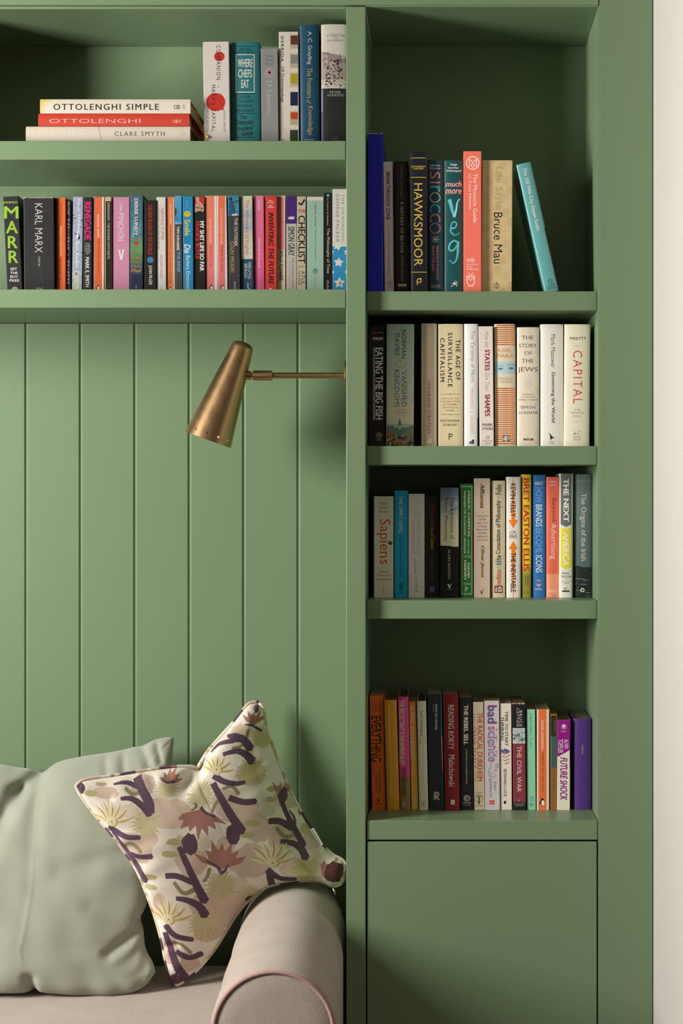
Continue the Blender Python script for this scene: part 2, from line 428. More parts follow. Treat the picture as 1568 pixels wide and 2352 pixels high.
def make_book(b):
    w, h, d = b['w'], b['h'], b['depth']; hard = b['hard']
    root = empty(b['name'], b['piv'], b['label'], 'book', b['group'])
    root.rotation_euler = (0, -b['th'], 0)
    if b['flat']: b['up'] = 0.0
    pr = spine_profile(w, hard); t = .0024 if hard else .0005
    outer = [(0, d)]+pr+[(w, d)]
    inner = [(t, d)]+[(min(max(x, t), w-t), y+t) for x, y in pr]+[(w-t, d)]
    N = len(outer); vs = []; fs = []; mi = []
    u0 = b['up']
    for (x, y) in outer: vs += [(x-u0, y, 0), (x-u0, y, h)]
    for (x, y) in inner: vs += [(x-u0, y, 0), (x-u0, y, h)]
    I = 2*N
    for i in range(N-1):
        a, c = 2*i, 2*i+2
        fs += [(a, c, c+1, a+1), (I+a, I+a+1, I+c+1, I+c), (a+1, c+1, I+c+1, I+a+1), (a, I+a, I+c, c)]
    fs += [(0, 1, I+1, I), (2*N-2, I+2*N-2, I+2*N-1, 2*N-1)]
    mi += [0]*len(fs)
    mats = [bmat(b['col'], b['rough'], b['tone'])]; mx = {b['col']: 0}
    # printed art follows the curve of the spine
    s0, s1, s2 = b['crop']; k = PX*(CD+b['yd'])/CD; ct, sn = math.cos(b['th']), math.sin(b['th'])
    def loc(p):
        X = (s0+p[0]/s2-VX)*k-b['piv'].x; Z = ZC-(s1+p[1]/s2-VY)*k-b['piv'].z-b.get('zfix', 0)
        return (X*ct+Z*sn+u0, -X*sn+Z*ct)
    xs = [p[0] for p in pr]
    def fy(x):
        for i in range(len(pr)-1):
            if x <= pr[i+1][0]+1e-9:
                a, c = pr[i], pr[i+1]; return a[1]+(c[1]-a[1])*(x-a[0])/max(c[0]-a[0], 1e-9)
        return pr[-1][1]
    seen = []
    for a in b['art']:
        top = 0; polys = art_polys(a)
        if not polys: continue
        bb = (min(p[0] for it in polys for p in it[0]), min(p[1] for it in polys for p in it[0]), max(p[0] for it in polys for p in it[0]), max(p[1] for it in polys for p in it[0]))
        lay = max([.00005]+[z for q, z in seen if q[0] < bb[2] and q[2] > bb[0] and q[1] < bb[3] and q[3] > bb[1]])   # print lies just above whatever it overlaps
        for it in polys:
            q, c = it[:2]; dz = it[2] if len(it) > 2 else 0; top = max(top, dz)
            q = [loc(p) for p in q]
            for ax, v, g in ((0, 0.0, True), (0, w, False), (1, 0.0, True), (1, h, False)):
                if q: q = clip(q, ax, v, g)
            if len(q) < 3: continue
            if c not in mx: mx[c] = len(mats); mats.append(bmat(c, b['rough'], b['tone']))
            lo_, hi_ = min(p[0] for p in q), max(p[0] for p in q)
            cuts = [x for x in xs if lo_+1e-7 < x < hi_-1e-7]
            pieces = []; rest = q
            for x in cuts:
                l = clip(rest, 0, x, False); rest = clip(rest, 0, x, True)
                if len(l) > 2: pieces.append(l)
                if len(rest) < 3: break
            if len(rest) > 2: pieces.append(rest)
            for pc in pieces:
                ar = sum(pc[i][0]*pc[(i+1) % len(pc)][1]-pc[(i+1) % len(pc)][0]*pc[i][1] for i in range(len(pc)))
                if abs(ar) < 1e-10: continue
                if ar < 0: pc = pc[::-1]
                n0 = len(vs); vs.extend([(p[0]-u0, fy(p[0])-lay-dz*1.5e-6, p[1]) for p in pc])
                fs.append(tuple(range(n0, n0+len(pc)))); mi.append(mx[c])
        seen.append((bb, lay+.000007+top*1.5e-6))
    mesh_obj('cover', vs, fs, mats, root, mi)
    ov = .003 if hard else .0004; fi = .004 if hard else .0006
    sag = max(y for x, y in pr)
    g = t+.0002
    ys0 = sag+t+.0004
    hh = h-ov
    # page block with a slightly hollow fore edge
    q = [(g, ys0), (w-g, ys0), (w-g, d-fi), (w*.5, d-fi-(.004 if hard else .0)), (g, d-fi)]
    pv = [(x-u0, y, ov) for x, y in q]+[(x-u0, y, hh) for x, y in q]
    pf = [(4, 3, 2, 1, 0), (5, 6, 7, 8, 9)]+[(i, (i+1) % 5, (i+1) % 5+5, i+5) for i in range(5)]
    mesh_obj('pages', pv, pf, pmat(b['pg']), root)
    if b['ribbon']:
        for col, pts in b['ribbon']:
            wp = [W(*topx2(p, b['crop']), p[2]) for p in pts]
            P = smooth_line([tuple(p) for p in wp], 6)
            rm = mat('ribbon_'+col, col, .45); rv, rf = [], []
            Mi = Matrix.Translation(b['piv']) @ Matrix.Rotation(-b['th'], 4, 'Y'); Mi.invert()
            for i, p in enumerate(P):
                p = Vector(p); o = Vector((.0022, -.0008, .0012)); n_ = Vector((.0002, .0006, .0002))
                for s_ in (p-o, p+o, p+o+n_, p-o+n_): rv.append(Mi @ s_)
            for i in range(len(P)-1):
                for j in range(4): rf.append((4*i+j, 4*i+(j+1) % 4, 4*i+4+(j+1) % 4, 4*i+4+j))
            rf += [(0, 3, 2, 1), (4*len(P)-4, 4*len(P)-3, 4*len(P)-2, 4*len(P)-1)]
            mesh_obj('ribbon_bookmark', rv, rf, rm, root, smooth=False)
    return root
def topx2(p, c): return (c[0]+p[0]/c[2], c[1]+p[1]/c[2])
EXTRA_TEXT = [('HAINES', 's')]
# ================================================================ the books
WH, BK = 'f2ece4', '171615'
# ---- flat stack, top left tier
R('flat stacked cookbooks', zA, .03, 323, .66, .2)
K(0, 0, 3.2667)
z_ = BF('cream cloth hardback at the bottom of the flat stack on the top left shelf', 193, 1425, 917, 1050, 'e9ddcd', [
    ('c', [(735, 915), (748, 960), (758, 1010), (766, 1053)], 3, 'b0673c'),
    ('h', 285, 934, 650, 1010, 'CORE', 'efe5d8', 'l'), ('h', 860, 957, 1238, 990, 'CLARE SMYTH', BK, 'sw'),
    ('o', 1371, 977, 14, 3, 'c9bba6'), ('k', [(1345, 977), (1397, 977)], 3, 'c9bba6'),
    ('r', 190, 1026, 1430, 1028, 'c9bba6')], zA, .03)
z_ = BF('red hardback with thin white capitals, middle of the flat stack', 286, 1420, 823, 917, 'd8432e', [
    ('h', 370, 863, 1052, 894, 'OTTOLENGHI', 'f4d8c8', 'l'), ('o', 1307, 882, 10, 3, 'f4d8c8'), ('o', 1326, 882, 9, 3, 'f4d8c8'),
    ('k', [(1326, 866), (1326, 898)], 3, 'f4d8c8'), ('d', 1344, 868, 1357, 895, 'EBURY', 'f4d8c8')], z_, .03,
    ribbon=[('a01818', [(1424, 880, .10), (1436, 905, .085), (1455, 950, .07), (1490, 1005, .06), (1530, 1040, .052), (1556, 1053, .05)])])
BF('off-white hardback with bold black capitals and a yellow end, on top of the flat stack', 300, 1427, 715, 822, 'f0e6d6', [
    ('p', [(300, 715), (400, 715), (345, 760), (318, 822), (300, 822)], 'f0e0a8'), ('p', [(300, 715), (360, 715), (325, 745), (308, 790), (300, 790)], 'efd67c'),
    ('h', 400, 751, 1192, 797, 'OTTOLENGHI SIMPLE', '2a2622', 'bw'), ('o', 1316, 775, 12, 4, '2a2622'), ('o', 1338, 775, 12, 4, '2a2622'),
    ('k', [(1338, 756), (1338, 794)], 4, '2a2622'), ('d', 1368, 758, 1388, 794, 'EBURY', '8a8378')], z_, .03,
    ribbon=[('d8a01e', [(1432, 796, .11), (1452, 806, .095), (1472, 840, .08), (1490, 900, .07), (1510, 965, .06), (1540, 1012, .050), (1556, 1032, .0455)])])
# ---- upright, top left tier
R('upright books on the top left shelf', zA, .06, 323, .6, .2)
K(440, 40, 4.1263)
B('white paperback with two red ink blots on its spine, right of the flat stack', (105, 352, 233, 118, 362), 'ece3dc', [
    ('e', 262, 370, 50, 45, 'd8362c'), ('e', 228, 803, 91, 87, 'd8362c'), ('n', 150, 720, 310, 885, ['d8362c'], 20, 3),
    ('d', 235, 265, 275, 592, 'COMPANION', '1c1a1a', 'w'), ('d', 243, 640, 258, 668, 'TO', '2c2a2a'), ('d', 293, 344, 310, 360, 'A', '2c2a2a'),
    ('d', 187, 638, 226, 1085, 'MARX\'S CAPITAL', '1c1a1a', 'w'), ('d', 138, 760, 160, 1085, 'THE COMPLETE EDITION', '3c3a3a', 'w'),
    ('d', 300, 892, 322, 1088, 'DAVID HARVEY', '3c3a3a', 'w')], dy=-.01)
T1 = '12383c'
B('teal book with a white framed title and black text below', (360, 642, 236, 374, 648), '2f8088', [
    ('r', 418, 268, 594, 274, T1), ('h', 456, 286, 556, 304, 'FOR THE', T1, 'b'), ('h', 442, 307, 572, 325, 'FIRST TIME', T1, 'b'), ('r', 418, 331, 594, 337, T1),
    ('r', 415, 349, 596, 356, WH), ('r', 415, 704, 596, 712, WH), ('r', 415, 349, 423, 712, WH), ('r', 588, 349, 596, 712, WH),
    ('h', 434, 393, 578, 472, 'WHERE', WH, 'b'), ('h', 440, 492, 572, 570, 'CHEFS', WH, 'b'), ('h', 470, 590, 542, 668, 'EAT', WH, 'b'),
    ('r', 418, 721, 596, 727, T1), ('h', 455, 740, 556, 764, 'A GUIDE', T1, 'b'), ('h', 442, 781, 572, 808, 'TO CHEFS\'', T1, 'b'), ('h', 438, 826, 576, 852, 'FAVOURITE', T1, 'b'),
    ('h', 420, 870, 594, 896, 'RESTAURANTS', T1, 'b'), ('r', 418, 906, 596, 912, T1),
    ('h', 458, 928, 522, 966, 'The', '0d1f22', 'bi', 4), ('h', 420, 975, 582, 1022, 'Ultimate', '0d1f22', 'bi', 4), ('h', 432, 1030, 592, 1075, 'Insiders\'', '0d1f22', 'bi', 4),
    ('h', 470, 1080, 582, 1124, 'Guide', '0d1f22', 'bi', 4), ('r', 418, 1132, 598, 1138, T1), ('p', [(430, 1165), (470, 1158), (476, 1172), (430, 1172)], 'c23a2a')], hard=1)
B('short grey paperback with an eye printed near the top', (654, 816, 298, 662, 824), '9b9c9e', [
    ('h', 700, 352, 772, 378, 'Yuval', '5c5d60', 's'), ('h', 700, 390, 772, 415, 'Noah', '5c5d60', 's'), ('h', 693, 428, 780, 452, 'Harari', '5c5d60', 's'),
    ('e', 737, 525, 41, 41, 'e8dcd8'), ('e', 737, 525, 36, 36, '5a5c86'), ('e', 737, 525, 31, 31, 'c98f92'), ('e', 737, 524, 24, 24, 'd8b0a8'), ('e', 737, 522, 14, 15, '1a1414'),
    ('d', 712, 588, 764, 925, '21 Lessons', 'c9c8ca', 's')])
off = 'efe6da'
der = [('d', 845, 178, 872, 420, 'DERRIDA', '1d1b1a', 'bw'), ('d', 842, 466, 876, 808, 'Of Grammatology', '1d1b1a', 'b'), ('d', 860, 840, 870, 1090, '40TH ANNIVERSARY EDITION', 'b5402c'), ('h', 848, 1156, 884, 1170, 'JH', BK, 'b')]
for (ya, yb_, c1, c2, yc) in ((158, 300, '6e3632', 'c9bda9', 258), (340, 482, '8d9690', 'c6b79f', 436), (522, 660, 'b9ad24', 'c9bfa8', 626), (885, 1022, 'cf4a28', 'c4b49a', 964)):
    der += [('r', 930, ya, 1006, yb_, 'e0c4a4'), ('r', 938, ya+12, 1008, yb_-10, c2), ('r', 938, ya+14, 1006, yc, c1)]
der += [('r', 935, 706, 1007, 836, '1d2648'), ('r', 932, 1066, 1008, 1175, '32492a')]
B('off-white paperback with a column of coloured squares down its spine', (826, 1010, 138, 833, 1018), off, der)
B('tall dark blue hardback with white and yellow lettering', (1026, 1203, 72, 1032, 1216), '17506f', [
    ('d', 1090, 130, 1140, 448, 'A. C. Grayling', 'eae6dc', 's'), ('d', 1094, 478, 1142, 765, 'The Frontiers', 'd8b464', 's'), ('d', 1092, 780, 1132, 815, 'of', 'd8b464', 'si'),
    ('d', 1092, 836, 1148, 1116, 'Knowledge', 'd8b464', 's'), ('h', 1070, 1152, 1158, 1164, 'PENGUIN', 'd8d4ca', 's')], hard=1, dy=-.012)
B('tall hardback with a sepia street photograph, against the upright on the top left shelf', (1220, 1466, 66, 1226, 1466), 'e4dbd0', [
    ('r', 1220, 672, 1470, 1200, '26272a'), ('r', 1215, 680, 1241, 890, '7f93b8'), ('r', 1215, 890, 1241, 1200, '33477e'),
    ('p', [(1220, 320), (1470, 372), (1470, 660), (1220, 640)], 'b9a8a2'), ('p', [(1240, 325), (1470, 375), (1470, 420), (1240, 400)], 'a38f92'),
    ('n', 1240, 330, 1466, 480, ['8f7f84', 'c9bcb4', '7a6a72'], 40, 5), ('r', 1220, 590, 1470, 668, 'ddd2c6'),
    ('n', 1275, 400, 1425, 500, ['2b2427', '1f1a1e', '43393c'], 34, 8), ('n', 1270, 480, 1430, 655, ['2e282c', '221d22', '6b5f62', '39343a'], 60, 9),
    ('c', [(1280, 490), (1350, 500), (1420, 470), (1432, 430)], 5, 'cfc4b8'), ('c', [(1330, 600), (1390, 560), (1420, 500)], 4, 'cfc4b8'), ('p', [(1350, 610), (1410, 570), (1418, 590), (1362, 625)], 'c9bdb0'),
    ('n', 1228, 600, 1300, 665, ['8a7d7c', '5d5254'], 18, 4), ('n', 1400, 580, 1466, 665, ['7d7073', 'b3a59d', '57494d'], 24, 6), ('n', 1222, 440, 1250, 640, ['4a5146', '8d8f86'], 30, 2),
    ('h', 1278, 157, 1446, 182, 'LONDON', '3a3432', 'sw'), ('h', 1336, 188, 1386, 201, 'THE', '5a5452', 's'), ('h', 1285, 208, 1436, 227, 'BIOGRAPHY', '4a4442', 'sw'),
    ('h', 1308, 698, 1412, 720, 'PETER', 'd9d4cc', 'sw'), ('h', 1282, 726, 1440, 747, 'ACKROYD', 'd9d4cc', 'sw'), ('n', 1335, 1135, 1392, 1170, ['9a958e', '6a665f'], 26, 3)], hard=1, dy=-.01)

# ---- second left tier
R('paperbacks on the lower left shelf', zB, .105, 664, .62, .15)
K(0, 420, 5.6)
G1 = '9ccb2e'
B('black paperback with huge lime green letters, leaning at the far left of the lower shelf', (38, 236, 180, 88, 292), '1f2023', [
    ('h', 38, 237, 232, 275, 'JOHNNY', G1, 'b'), ('h', 52, 302, 238, 460, 'M', G1, 'b'), ('h', 76, 490, 230, 650, 'A', G1, 'b'), ('h', 100, 684, 228, 842, 'R', G1, 'b'), ('h', 110, 872, 236, 1030, 'R', G1, 'b'),
    ('h', 134, 1091, 220, 1124, 'SET', WH, 'b'), ('h', 130, 1142, 228, 1174, 'THE', WH, 'b'), ('h', 132, 1190, 234, 1224, 'BOY', WH, 'b'), ('h', 122, 1240, 247, 1272, 'FREE', WH, 'b'), ('e', 190, 1372, 42, 38, 'a5a6a8')], pg='3a3a3a')
B('very thick black paperback with thin white lettering and worn corners', (302, 690, 190, 312, 700), '222224', [
    ('d', 450, 265, 545, 897, 'KARL MARX', 'e9e7e4', 'l'), ('d', 490, 948, 516, 1078, 'CAPITAL', 'c9c7c4', ''), ('h', 458, 1345, 553, 1385, 'VV', 'b9b7b4', 's'),
    ('n', 300, 190, 330, 460, ['d9d4ca'], 12, 5), ('n', 302, 188, 690, 196, ['d9d4ca', 'a9a49a'], 26, 2), ('c', [(535, 1080), (530, 1180), (545, 1330)], 2, '6a6866')], dy=-.008)
B('sliver of a navy and red book behind the thick black one', (697, 720, 195, 703, 722), '20243f', [('n', 697, 400, 722, 540, ['8a2f3c'], 14, 1), ('n', 697, 740, 722, 860, ['b3282c'], 14, 4)], dy=.006)
B('bright orange paperback between a thick black one and a thin black one', (726, 846, 190, 728, 841), 'ee6a24', [
    ('d', 764, 250, 792, 545, 'JEREMY PAXMAN', '4a2414', 's'), ('d', 766, 560, 795, 942, 'FRIENDS IN HIGH PLACES', 'f5d2a8', 's'), ('d', 768, 955, 795, 1260, 'WHO RUNS BRITAIN?', '4a2414', 's'),
    ('n', 728, 188, 760, 230, ['f3e6d8'], 12, 3), ('n', 760, 1290, 800, 1355, ['5a2c14'], 14, 6)])
B('thin black paperback with typewriter letters stacked down its spine', (850, 905, 216, 847, 912), '26262a', [('v', 862, 236, 889, 1300, 'SCUM Manifesto / Solanas', 'e6e4e2')], dy=.004)
B('pale blue paperback with scattered dark marks and a small yin-yang sign', (940, 1064, 182, 920, 1056), 'a9b3cf', [
    ('n', 925, 190, 1064, 1120, ['b9a9c9', '9db9d4', 'c4c4d6', '93a4c6'], 90, 21), ('n', 925, 280, 1064, 760, ['23262c', '30343c'], 16, 22), ('n', 920, 700, 1064, 1330, ['2b8fb0', '3a9fc0'], 18, 24), ('r', 918, 1140, 1064, 1400, 'b5c0c4'), ('n', 918, 1180, 1064, 1360, ['2b8fb0', '8fb0b8'], 20, 25),
    ('d', 986, 208, 1036, 650, 'Fuzzy Thinking', 'f2f0ee', 'b'), ('d', 972, 752, 1022, 1086, 'Bart Kosko', 'f2f0ee', 'b'),
    ('e', 1006, 696, 26, 36, 'eef0f2'), ('p', [(1006, 662), (1022, 668), (1032, 696), (1024, 722), (1006, 732), (998, 720), (1004, 700), (1014, 690), (1012, 672)], '1a1a1e'),
    ('r', 958, 1131, 1008, 1375, 'e2ddc8'), ('r', 966, 1145, 992, 1185, 'c96a6a'), ('r', 966, 1170, 1002, 1187, '2f8fc0'), ('d', 970, 1200, 990, 1350, 'flamingo', '2a2a2a', 'i')])
B('black paperback with fat magenta capitals at the top', (1076, 1186, 186, 1072, 1180), '221f20', [
    ('d', 1086, 245, 1168, 736, 'RENEGADE', 'e31c79', 'B'), ('h', 1100, 775, 1150, 796, 'THE', 'd0cccc'), ('h', 1092, 804, 1160, 828, 'LIVES', 'd0cccc'), ('h', 1094, 836, 1158, 860, 'AND', 'd0cccc'), ('h', 1090, 868, 1162, 892, 'TALES', 'd0cccc'), ('h', 1106, 900, 1144, 922, 'OF', 'd0cccc'),
    ('d', 1098, 955, 1146, 1340, 'MARK E. SMITH', 'f4f2f0', 'b')])
OR = 'ec7038'
def penguin(cx, y, s):
    return [('e', cx, y+s*.66, s*.36, s*.58, '15120f'), ('e', cx-s*.04, y+s*.12, s*.2, s*.2, '15120f'), ('p', [(cx-s*.1, y+s*.05), (cx+s*.5, y+s*.14), (cx-s*.1, y+s*.22)], '15120f'), ('e', cx+s*.05, y+s*.72, s*.25, s*.46, 'f4efe8'), ('k', [(cx-s*.35, y+s*.5), (cx-s*.62, y+s*.85)], s*.14, '15120f')]
B('orange striped paperback with white edges, beside the magenta lettered black one', (1194, 1336, 182, 1196, 1336), 'eee6de', [
    ('r', 1216, 170, 1312, 1400, 'e8693a'), ('d', 1248, 408, 1276, 700, 'MICHAEL LEWIS', 'f6e9de', 'bw'), ('d', 1250, 725, 1278, 1170, 'THE UNDOING PROJECT', '2a1c16', 'bw'), *penguin(1262, 1318, 46)])
B('thin black and cream book with worn yellowed edges, left of the thick pink one', (1354, 1434, 182, 1349, 1436), 'cdb88f', [
    ('r', 1358, 236, 1428, 1400, '141313'), ('d', 1382, 250, 1410, 980, 'KIERKEGAARD • THE SICKNESS UNTO DEATH', 'ded6c6', 's'), ('n', 1350, 800, 1360, 1340, ['cdb88f'], 16, 2), ('n', 1418, 820, 1436, 1340, ['cdb88f', '8a774f'], 18, 3), ('n', 1376, 1288, 1412, 1345, ['bfae88'], 14, 8)])
K(260, 420, 5.6)
B('thick pale pink paperback with white capitals and a large letter V', (-10, 205, 184, -8, 211), 'd38fb0', [
    ('d', 86, 262, 112, 370, 'THOMAS', 'f0e4e6', 'b'), ('d', 60, 388, 136, 745, 'PYNCHON', 'f3ece8', 'l'), ('p', [(62, 858), (84, 858), (104, 950), (118, 858), (142, 858), (112, 992), (92, 992)], 'f3ece8'), ('n', 0, 200, 205, 1380, ['cf88aa', 'd995b6'], 40, 5)])
B('weathered blue paperback with a red hand crest and shadowed yellow words', (219, 378, 156, 219, 384), '4b6f86', [
    ('g', 215, 156, 390, 700, '46687f', '3f7d8a', 8), ('g', 215, 700, 390, 900, '4a8a86', '5fa06a', 6), ('g', 215, 900, 390, 1180, '4f8f62', '24395e', 6), ('r', 215, 1180, 390, 1420, '1d2b4a'), ('n', 219, 200, 378, 700, ['5d8296', '54808e'], 30, 6),
    ('d', 272, 200, 316, 680, 'DEREK LUNDY', 'eee9e2', 'sb'), ('o', 296, 772, 52, 8, 'b5432f'), ('e', 296, 772, 30, 40, '4f8f62'), ('e', 294, 776, 18, 26, 'c8201c'), ('k', [(240, 722), (270, 730)], 8, 'c86a3a'), ('k', [(350, 722), (325, 730)], 8, 'c86a3a'), ('c', [(235, 795), (290, 815), (365, 795)], 12, 'c88a4a'),
    *[z for (t, y, c) in (('Men', 870, 'd9b43c'), ('that', 930, 'd9b43c'), ('God', 988, 'd9b43c'), ('Made', 1046, 'c9a070'), ('Mad', 1105, 'd9b45c')) for z in (('h', 232, y, 358, y+44, t, c, 'sB'),)],
    *[('h', 236, y+3, 354, y+41, t, c, 's') for (t, y, c) in (('Men', 870, '14201c'), ('that', 930, '14201c'), ('God', 988, '14201c'), ('Made', 1046, '20303c'), ('Mad', 1105, 'b8321c'))],
    ('p', [(235, 700), (262, 440), (275, 700)], '6f9fa8'), ('p', [(320, 640), (352, 440), (350, 660)], '5f93a0'), ('d', 284, 1312, 300, 1360, 'VIN', 'b9b7b4')])
B('black paperback with red condensed capitals and a small blue globe', (402, 551, 226, 402, 556), '1b1716', [
    ('d', 446, 275, 500, 925, 'THE NEW RULERS OF THE WORLD', 'c02a22', 'b'), ('e', 477, 990, 41, 40, '3f7fb0'), ('n', 450, 960, 505, 1020, ['16324a', '8fc0dc'], 10, 3), ('d', 446, 1062, 500, 1315, 'JOHN PILGER', 'e6e0d4', 'b')], pg='8a8070')
B('white paperback with red capitals and a black subtitle line', (556, 674, 184, 562, 680), 'e4dedb', [
    ('d', 611, 322, 652, 732, 'NERVOUS STATES', 'c2302a'), ('d', 572, 318, 598, 850, 'How Feeling Took Over the World', '2a2826'), ('d', 600, 920, 634, 1230, 'WILLIAM DAVIES', 'c2505a'), ('d', 606, 1338, 630, 1400, 'VINTAGE', '6a6866')])
B('thin orange paperback with tiny lettering and a white right edge', (684, 788, 184, 690, 795), 'ece4dc', [
    ('r', 692, 170, 772, 1400, 'f0874c'), ('d', 722, 272, 748, 528, 'HA-JOON CHANG', 'f8e6d8'), ('d', 724, 542, 748, 1292, '23 THINGS THEY DON\'T TELL YOU ABOUT CAPITALISM', '2f1e16'), *penguin(736, 1340, 40)])
B('book with a sky blue picture above charcoal, next to a bright blue one', (793, 881, 169, 800, 888), '4a4b4d', [
    ('r', 780, 165, 895, 530, '3f9fce'), ('g', 780, 165, 895, 500, '58acd6', '3794c8', 5), ('e', 800, 370, 14, 55, '1f2a30'), ('k', [(802, 400), (806, 490)], 5, '1f2a30'), ('n', 805, 450, 885, 500, ['2f80ac', '2b6f98'], 14, 3), ('n', 800, 505, 882, 530, ['e6e4e2', 'cfcdd0'], 24, 5),
    ('d', 818, 560, 856, 868, 'TIM KRABBÉ', 'f2f0ee', 'b'), ('d', 822, 886, 860, 1152, 'THE RIDER', '6fb4dc', 'b'), ('r', 880, 530, 890, 1380, 'b0522c')])
BLU = '1f8fc4'
B('bright blue paperback with a yellow smiling face', (893, 1024, 175, 900, 1032), BLU, [
    ('d', 936, 225, 958, 322, 'GRANTA', '7fc4e4', 's'), ('e', 951, 402, 42, 41, 'f0cf2c'), ('k', [(936, 380), (936, 402)], 8, '2a2408'), ('k', [(964, 380), (964, 402)], 8, '2a2408'), ('c', [(924, 412), (938, 432), (952, 437), (966, 432), (978, 412)], 5, '2a2408'),
    ('d', 916, 470, 988, 680, 'Smile', 'ecd23a', 'b'), ('d', 918, 690, 990, 780, 'Or', '0e5f9a', 'l'), ('d', 912, 790, 992, 908, 'Die', 'f2f4f4', 'bi'), ('d', 936, 936, 990, 1390, 'Barbara Ehrenreich', 'e8eef2')])
SK = 'd2a48c'
B('black paperback with an upside-down portrait in a red top', (1031, 1178, 182, 1040, 1188), '1c1817', [
    ('p', [(1031, 182), (1178, 182), (1174, 270), (1130, 300), (1050, 300), (1031, 260)], 'c4322a'), ('p', [(1060, 182), (1100, 182), (1112, 262), (1068, 252)], SK), ('e', 1105, 330, 62, 82, SK), ('e', 1110, 402, 56, 40, '1d1a18'), ('n', 1055, 370, 1165, 440, ['2a2522', '1d1a18'], 20, 4),
    ('k', [(1050, 310), (1160, 335)], 5, '2a2422'), ('o', 1082, 322, 17, 4, '2a2422'), ('o', 1135, 334, 17, 4, '2a2422'), ('e', 1082, 322, 6, 5, '4a3028'), ('e', 1135, 334, 6, 5, '4a3028'), ('c', [(1085, 278), (1100, 272), (1118, 280)], 5, 'a0564c'), ('p', [(1105, 318), (1098, 294), (1114, 296)], 'bd8c76'),
    ('d', 1112, 492, 1168, 1136, 'MY SHIT LIFE SO FAR', 'f4f0ec', 'B'), ('d', 1056, 494, 1106, 975, 'FRANKIE BOYLE', 'd8281e', 'B')])
COR = 'f0806a'
B('coral paperback with white stripes and a penguin emblem, right of the upside-down portrait', (1181, 1328, 168, 1196, 1340), 'ece6e4', [
    ('g', 1196, 150, 1300, 1400, 'f58a66', 'ee7f84', 6), ('d', 1236, 470, 1262, 772, 'DAVID GRAEBER', 'f8e4dc', 'w'), ('d', 1240, 800, 1268, 1084, 'BULLSH*T JOBS', '3a2220', 'w'), *penguin(1260, 1312, 50)])
B('coral paperback with white stripes and a penguin emblem, left of the blue trumpeter spine', (1331, 1456, 168, 1346, 1472), 'ece6e4', [
    ('g', 1348, 150, 1438, 1400, 'f57a4c', 'ee7f84', 6), ('d', 1378, 332, 1404, 785, 'NASSIM NICHOLAS TALEB', 'f8e4dc', 'w'), ('d', 1384, 810, 1414, 1142, 'SKIN IN THE GAME', '3a2220', 'w'), *penguin(1406, 1312, 50)])
K(520, 420, 5.2267)
B('charcoal paperback with a blue picture of a trumpeter on top', (18, 152, 156, 30, 166), '3f3f42', [
    ('r', 14, 150, 170, 394, '3d8fb4'), ('n', 20, 160, 155, 390, ['2f7898', '58a6c4', '2a6a8a'], 40, 4), ('e', 50, 195, 20, 24, '16303f'), ('p', [(30, 230), (80, 215), (100, 300), (110, 390), (30, 390)], '1f5a78'), ('k', [(60, 232), (150, 205)], 8, '14303f'), ('k', [(100, 240), (148, 230)], 6, '14303f'), ('p', [(65, 375), (130, 370), (128, 394), (65, 394)], 'd8dcdc'),
    ('d', 95, 418, 132, 760, 'THE OUTSIDER', 'e9e7e4'), ('d', 48, 702, 92, 1072, 'COLIN WILSON', 'd9a84a'), ('d', 86, 1186, 112, 1300, 'INDI', 'c9c9c9', 's')], dy=-.006)
B('cream and sky paperback with red script title above a dark blue sea', (168, 310, 158, 178, 325), 'ddd5c2', [
    ('g', 165, 250, 330, 420, 'd9d3c6', 'a9b6c6', 6), ('g', 165, 420, 330, 560, 'ccc9c4', 'a6b2c4', 5), ('g', 165, 560, 330, 700, 'c2c2c2', 'ddd2b8', 5), ('r', 165, 914, 330, 1300, '2a4f70'), ('n', 180, 930, 325, 1300, ['24466a', '3a6080', '1f3c5c'], 40, 7),
    ('d', 220, 205, 270, 865, 'The Adventure of English', 'b0443c', 's'), ('d', 256, 952, 294, 1152, 'MELVYN', 'e4e0d6', 's'), ('d', 212, 968, 248, 1138, 'BRAGG', 'e4e0d6', 's'), ('c', [(248, 1205), (260, 1215), (256, 1250), (270, 1270), (268, 1300)], 9, 'e4e0d6')])
B('hot pink paperback with pale small capitals, left of the bright red one', (330, 446, 155, 340, 456), 'e56a9c', [
    ('g', 325, 150, 460, 1310, 'ea82aa', 'e05a92', 6), ('d', 376, 200, 400, 325, 'VINTAGE', 'f6dfe8'), ('k', [(365, 350), (418, 350)], 3, 'b03a5c'), ('d', 384, 654, 404, 1018, 'THE POWER OF THE DOG', 'f6dfe8', 'b'), ('d', 386, 1042, 406, 1300, 'THOMAS SAVAGE', 'd8a0c4', 'b'), ('n', 328, 155, 345, 185, ['f0e0e0'], 8, 2)])
B('bright red paperback with heavy black slanted capitals', (464, 602, 155, 469, 602), 'e2433c', [
    ('h', 506, 205, 552, 222, 'Nick', 'f6e9e4', 'b'), ('h', 492, 227, 568, 244, 'Srnicek', 'f6e9e4', 'b'), ('h', 508, 262, 554, 279, 'Alex', 'f6e9e4', 'b'), ('h', 490, 283, 574, 300, 'Williams', 'f6e9e4', 'b'),
    ('d', 505, 350, 566, 1222, 'INVENTING THE FUTURE', '15110f', 'Bi'), ('r', 516, 1266, 540, 1290, 'f6e9e4')])
B('salmon pink and cream paperback with outlined capitals on its upper part', (606, 704, 156, 607, 706), 'e9dcc0', [
    ('r', 616, 172, 690, 810, 'f08a82'), ('r', 600, 150, 616, 820, 'ece0d6'), ('r', 690, 150, 710, 820, 'ece0d6'), ('d', 624, 422, 690, 782, 'HARD WORK', 'c8485a', 'B'), ('d', 629, 426, 685, 778, 'HARD WORK', 'f29a92', ''), ('d', 632, 820, 680, 1176, 'POLLY TOYNBEE', '1c1a18', 'b')])
